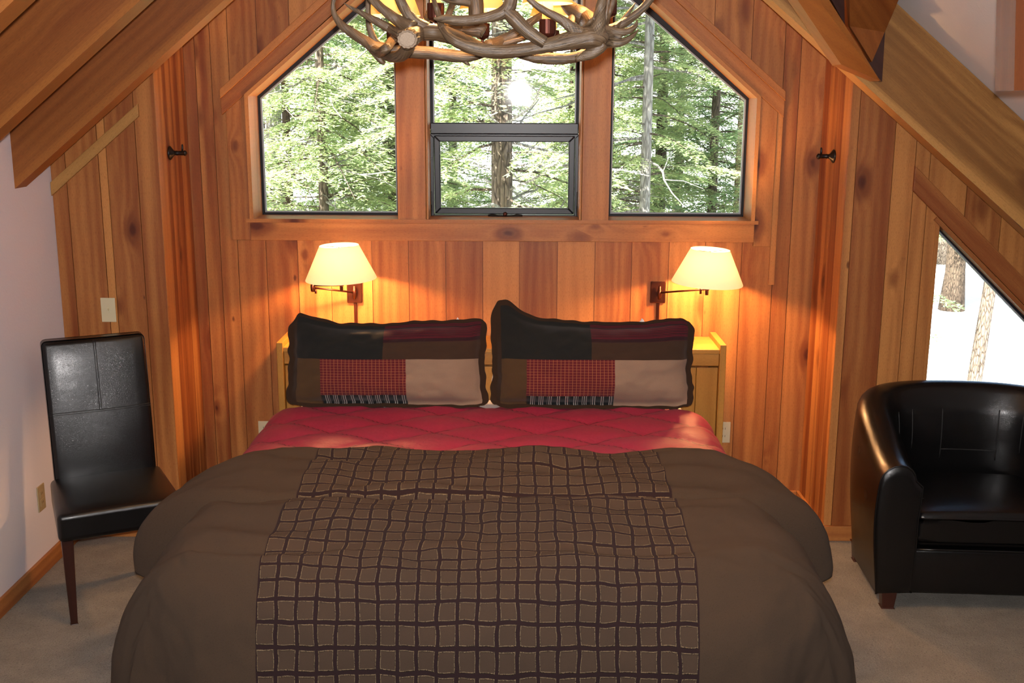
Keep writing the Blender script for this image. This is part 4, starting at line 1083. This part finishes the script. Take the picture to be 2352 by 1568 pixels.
# ------------------------------------------------------------------ outside: snow, conifers
def ground_z(x, y):
    z = -3.3
    if y > 34: z += (y - 34) ** 1.25 * .085
    return z + .25 * noise.noise(Vector((x * .09, y * .09, 0))) + .07 * noise.noise(Vector((x * .5, y * .5, 2)))
def make_snow():
    t = NT('snow'); o = t.obj()
    lit = t.ramp(t.noise(o, 3.5, 4, .7), .62, .78)
    c = t.mix(t.M('MULTIPLY', lit, .35), (.86, .87, .90), (.30, .24, .17))
    return t.pbsdf(c, .7, t.bump(t.noise(o, 4, 4), .4, .1), Specular_IOR_Level=.2)
M['snow'] = make_snow()
mb = MB(); grid(mb, lambda u, v: Vector((-50 + 100 * u, 5.9 + 110 * v ** 1.6, ground_z(-50 + 100 * u, 5.9 + 110 * v ** 1.6))), 90, 90)
tag(mb.build('snow_ground', M['snow'], smooth=True), kind='structure')
def make_bark(name, a, b):
    t = NT(name); o = t.sep(t.obj())
    v = t.vor(t.xyz(t.M('MULTIPLY', o[0], 26), t.M('MULTIPLY', o[1], 26), t.M('MULTIPLY', o[2], 6)), 1, 'DISTANCE_TO_EDGE').outputs['Distance']
    n = t.noise(t.xyz(t.M('MULTIPLY', o[0], 40), t.M('MULTIPLY', o[1], 40), t.M('MULTIPLY', o[2], 9)), 1, 4, .65)
    c = t.mix(t.ramp(v, .0, .22), a, b); c = t.mix(t.ramp(n, .35, .7), c, tuple(x * .55 for x in b))
    return t.pbsdf(c, .9, t.bump(t.M('ADD', v, n), .8, .03), Specular_IOR_Level=.1)
M['bark_brown'] = make_bark('bark_brown', (.035, .026, .02), (.24, .185, .14))
M['bark_grey'] = make_bark('bark_grey', (.16, .145, .13), (.46, .43, .39))
M['bark_dark'] = make_bark('bark_dark', (.02, .016, .012), (.12, .085, .06))
def make_needles(name, c1, c2, c3):
    t = NT(name)
    a = t.n('ShaderNodeAttribute', {'attribute_name': 'tone'}).outputs['Color']; r = t.sep(a)
    c = t.mix(r[0], c1, c2); c = t.mix(t.M('MULTIPLY', t.M('GREATER_THAN', r[1], .85), .7), c, c3)
    d = t.n('ShaderNodeBsdfDiffuse', Color=c); tl = t.n('ShaderNodeBsdfTranslucent', Color=t.mix(.5, c, c2))
    mx = t.n('ShaderNodeMixShader', _0=.42, _1=d.outputs[0], _2=tl.outputs[0]); t.t.links.new(mx.outputs[0], t.out.inputs[0]); return t.m
M['needles'] = make_needles('fir_needles', (.17, .25, .115), (.50, .58, .29), (.55, .52, .26))
M['needles_dark'] = make_needles('spruce_needles', (.09, .17, .085), (.32, .43, .20), (.42, .44, .20))
def foliage_mesh(name, mat, seed, H, R, nbr, h0, ntw=28, nbl=34, blade=(.055, .0115)):
    """branches of flat drooping sprays; returns (needle mesh, twig mesh) around the origin, trunk base at z=0"""
    rg = np.random.default_rng(seed); verts = []; cols = []; tw = MB()
    for b in range(nbr):
        h = h0 + (H - h0) * (b + rg.uniform(0, 1)) / nbr; L = R * (1 - .8 * (h - h0) / (H - h0)) * rg.uniform(.6, 1.1)
        az = rg.uniform(0, 2 * math.pi); d = np.array([math.cos(az), math.sin(az), 0]); sd = np.array([-d[1], d[0], 0])
        rise = rg.uniform(-.05, .30); droop = rg.uniform(.25, .55); bend = rg.uniform(-.15, .15)
        def P(t): return d * (t * L) + sd * (bend * L * t * t) + np.array([0, 0, h + rise * t * L - droop * t * t * L])
        if b % 2 == 0: tube(tw, [tuple(P(t)) + (.014 * (1 - t * .8),) for t in (0, .25, .5, .75, 1)], 4, caps=False)
        else: tube(tw, [tuple(P(t)) + (.010 * (1 - t * .8),) for t in (0, .33, .66, 1)], 3, caps=False)
        tone = rg.uniform(.0, .6)
        for k in range(ntw):
            t = .22 + .78 * (k + rg.uniform(0, 1)) / ntw; s = 1 if k % 2 else -1
            l2 = L * .38 * (1.15 - t) * rg.uniform(.6, 1.2) + .08
            dd = d * .62 + sd * s * rg.uniform(.6, .95); dd = dd / np.linalg.norm(dd)
            p0 = P(min(t, 1)); n_ = max(4, int(nbl * l2 / .45))
            tt = (np.arange(n_) + rg.uniform(0, 1, n_)) / n_
            q = p0 + dd * (tt * l2)[:, None]; q[:, 2] -= .30 * tt * tt * l2 + rg.normal(0, .012, n_)
            a = rg.uniform(-1.0, 1.0, n_); cs, sn = np.cos(a), np.sin(a)
            bd = np.stack([dd[0] * cs - dd[1] * sn, dd[0] * sn + dd[1] * cs, rg.uniform(-.45, .25, n_)], 1)
            wv = np.stack([-bd[:, 1], bd[:, 0], rg.uniform(-.5, .5, n_)], 1)
            Lb = blade[0] * rg.uniform(.6, 1.5, n_)[:, None]; Wb = blade[1] * rg.uniform(.7, 1.4, n_)[:, None]
            v = np.stack([q - wv * Wb * .35, q + bd * Lb * .5 - wv * Wb, q + bd * Lb, q + bd * Lb * .5 + wv * Wb], 1)
            verts.append(v.reshape(-1, 3)); cc_ = np.clip(tone + rg.uniform(0, .5, n_), 0, 1)
            cols.append(np.repeat(np.stack([cc_, rg.uniform(0, 1, n_), cc_, np.ones(n_)], 1), 4, 0))
    V = np.concatenate(verts).astype(np.float32); C = np.concatenate(cols).astype(np.float32); nq = len(V) // 4
    me = bpy.data.meshes.new(name); me.vertices.add(len(V)); me.vertices.foreach_set('co', V.ravel())
    me.loops.add(nq * 4); me.loops.foreach_set('vertex_index', np.arange(nq * 4, dtype=np.int32))
    me.polygons.add(nq); me.polygons.foreach_set('loop_start', np.arange(0, nq * 4, 4, dtype=np.int32))
    me.update(calc_edges=True); ca = me.color_attributes.new('tone', 'FLOAT_COLOR', 'CORNER'); ca.data.foreach_set('color', C.ravel())
    me.materials.append(mat); return me, tw
FOL = {}
for key, mat, seed, H, R, nbr, h0 in (('a', M['needles'], 3, 11.0, 2.7, 190, 1.0), ('b', M['needles_dark'], 5, 12.0, 2.6, 170, .8), ('c', M['needles'], 8, 12.0, 2.3, 110, 1.6)):
    FOL[key] = foliage_mesh('foliage', mat, seed, H, R, nbr, h0)
TW = {}
def tree(x, y, key, rt, H, bark, label, rz=0, scale=1.0, leanv=(0, 0), group='conifers outside the windows', bare=0, fol=True, zb=None):
    gz = ground_z(x, y) - .05
    root = empty('conifer_tree', (x, y, gz), rz, label=label, cat='tree', group=group)
    mb = MB(); rows = []
    for i in range(15):
        t = i / 14; rows.append((leanv[0] * t, leanv[1] * t, H * t, rt * (1.25 if i == 0 else 1) * (1 - .75 * t)))
    tube(mb, rows, 20, wob=.10, seed=x * 3 + y); mb.build('trunk', M[bark], root, smooth=True)
    if fol:
        o = bpy.data.objects.new('foliage', FOL[key][0]); col.objects.link(o); o.parent = root; o.scale = (scale,) * 3
        if key not in TW: TW[key] = FOL[key][1].build('branches', M['bark_brown'], root); TW[key].scale = (scale,) * 3
        else:
            o = bpy.data.objects.new('branches', TW[key].data); col.objects.link(o); o.parent = root; o.scale = (scale,) * 3
    if bare:
        mb = MB(); rg = random.Random(int(x * 91 + y * 7))
        for k in range(bare):
            z = rg.uniform(3.2, 7.4); az = rg.uniform(0, 6.28); L = rg.uniform(.5, 1.7); p = Vector((0, 0, z)); d = Vector((math.cos(az), math.sin(az), rg.uniform(-.35, .35))); rows = []
            for i in range(7):
                rows.append(tuple(p) + (.013 * (1 - i / 7.5) + .002,)); p = p + d * L / 6; d += Vector((rg.uniform(-.3, .3), rg.uniform(-.3, .3), rg.uniform(-.28, .2)))
            tube(mb, rows, 5, caps=False)
            for m in range(3):
                b = Vector(rows[2 + m][:3]); e = b + Vector((rg.uniform(-.4, .4), rg.uniform(-.4, .4), rg.uniform(-.3, .3))); tube(mb, [tuple(b) + (.006,), tuple((b + e) / 2 + Vector((0, 0, .03))) + (.004,), tuple(e) + (.002,)], 4, caps=False)
        o = mb.build('bare_branches', M['bark_grey'], root); o['label'] = 'pale leafless branches'; o['kind'] = 'stuff'
    return root
def tx(px_, y, py=350): return PY(px_, py, y).x
tree(tx(1152, 9.5), 9.5, 'c', .125, 13, 'bark_brown', 'thick rough brown trunk straight behind the middle window', 1.0, .9, bare=46)
tree(tx(1484, 11), 11, 'c', .072, 12, 'bark_grey', 'slim pale grey trunk behind the right window', .3, .75, bare=22)
tree(tx(1518, 15.5), 15.5, 'b', .105, 13, 'bark_dark', 'darker brown trunk just right of the slim pale trunk', 2.1, .9, bare=10)
tree(tx(632, 15), 15, 'b', .15, 12, 'bark_grey', 'grey trunk at the left edge of the left window', .9, 1.0)
tree(tx(740, 11.5), 11.5, 'a', .07, 11, 'bark_brown', 'leafy pale green fir filling the left window', 0, .85, bare=30)
tree(tx(600, 19), 19, 'b', .12, 12, 'bark_dark', 'dark fir farther back behind the left window', 4, 1.1)
tree(tx(890, 20), 20, 'a', .11, 12, 'bark_brown', 'light green fir seen between the left and middle windows', 3, 1.1)
tree(tx(1316, 14), 14, 'c', .085, 12, 'bark_dark', 'thin dark trunk at the right edge of the middle window', 5, .8, bare=8)
tree(tx(1040, 22), 22, 'b', .12, 12, 'bark_brown', 'fir far behind the left side of the middle window', 2.5, 1.0)
tree(tx(1400, 21), 21, 'a', .12, 12, 'bark_brown', 'light fir far behind the post between middle and right windows', 1.5, 1.0)
tree(tx(1640, 14), 14, 'a', .08, 11, 'bark_brown', 'leafy fir on the right side of the right window', 2.2, .8, bare=8)
tree(tx(1700, 24), 24, 'b', .12, 12, 'bark_dark', 'dark fir far behind the right edge of the right window', 3.3, 1.1)
tree(tx(660, 12.8), 12.8, 'a', .07, 11, 'bark_dark', 'green fir behind the left corner of the left window', 2.0, .8, bare=12)
tree(tx(900, 13.5), 13.5, 'a', .07, 11, 'bark_dark', 'green fir behind the post left of the middle window', 4.2, .8)
tree(tx(1400, 13), 13, 'a', .07, 11, 'bark_dark', 'green fir behind the post right of the middle window', 5.2, .8)
tree(tx(1150, 27), 27, 'b', .14, 12, 'bark_dark', 'distant fir right behind the thick brown trunk', .9, 1.2)
tree(tx(1560, 26), 26, 'b', .14, 12, 'bark_dark', 'distant fir behind the slim pale trunk', 2.9, 1.2)
tree(tx(820, 28), 28, 'b', .12, 12, 'bark_dark', 'distant dark fir behind the pale green fir', .3, 1.2)
# trunks standing in the snow, seen through the low window
tree(PY(2250, 640, 17).x, 17, 'c', .12, 11, 'bark_brown', 'slim leaning trunk standing in the snow, seen through the low window', 0, 1, (.75, 0), fol=False)
tree(tx(1830, 12.5), 12.5, 'b', .09, 12, 'bark_dark', 'dark fir added beyond the wall to the right of the right window', 2.6, .85)  # added tree, mostly hidden by the wall, to throw shadow across the snow
tree(PY(2195, 600, 28).x, 28, 'c', .26, 14, 'bark_dark', 'stout dark trunk far off in the snow, seen through the low window', 0, 1.1)
tree(PY(2160, 600, 36).x, 36, 'b', .22, 14, 'bark_brown', 'greyish distant trunk left of the stout dark one', 0, 1.1)
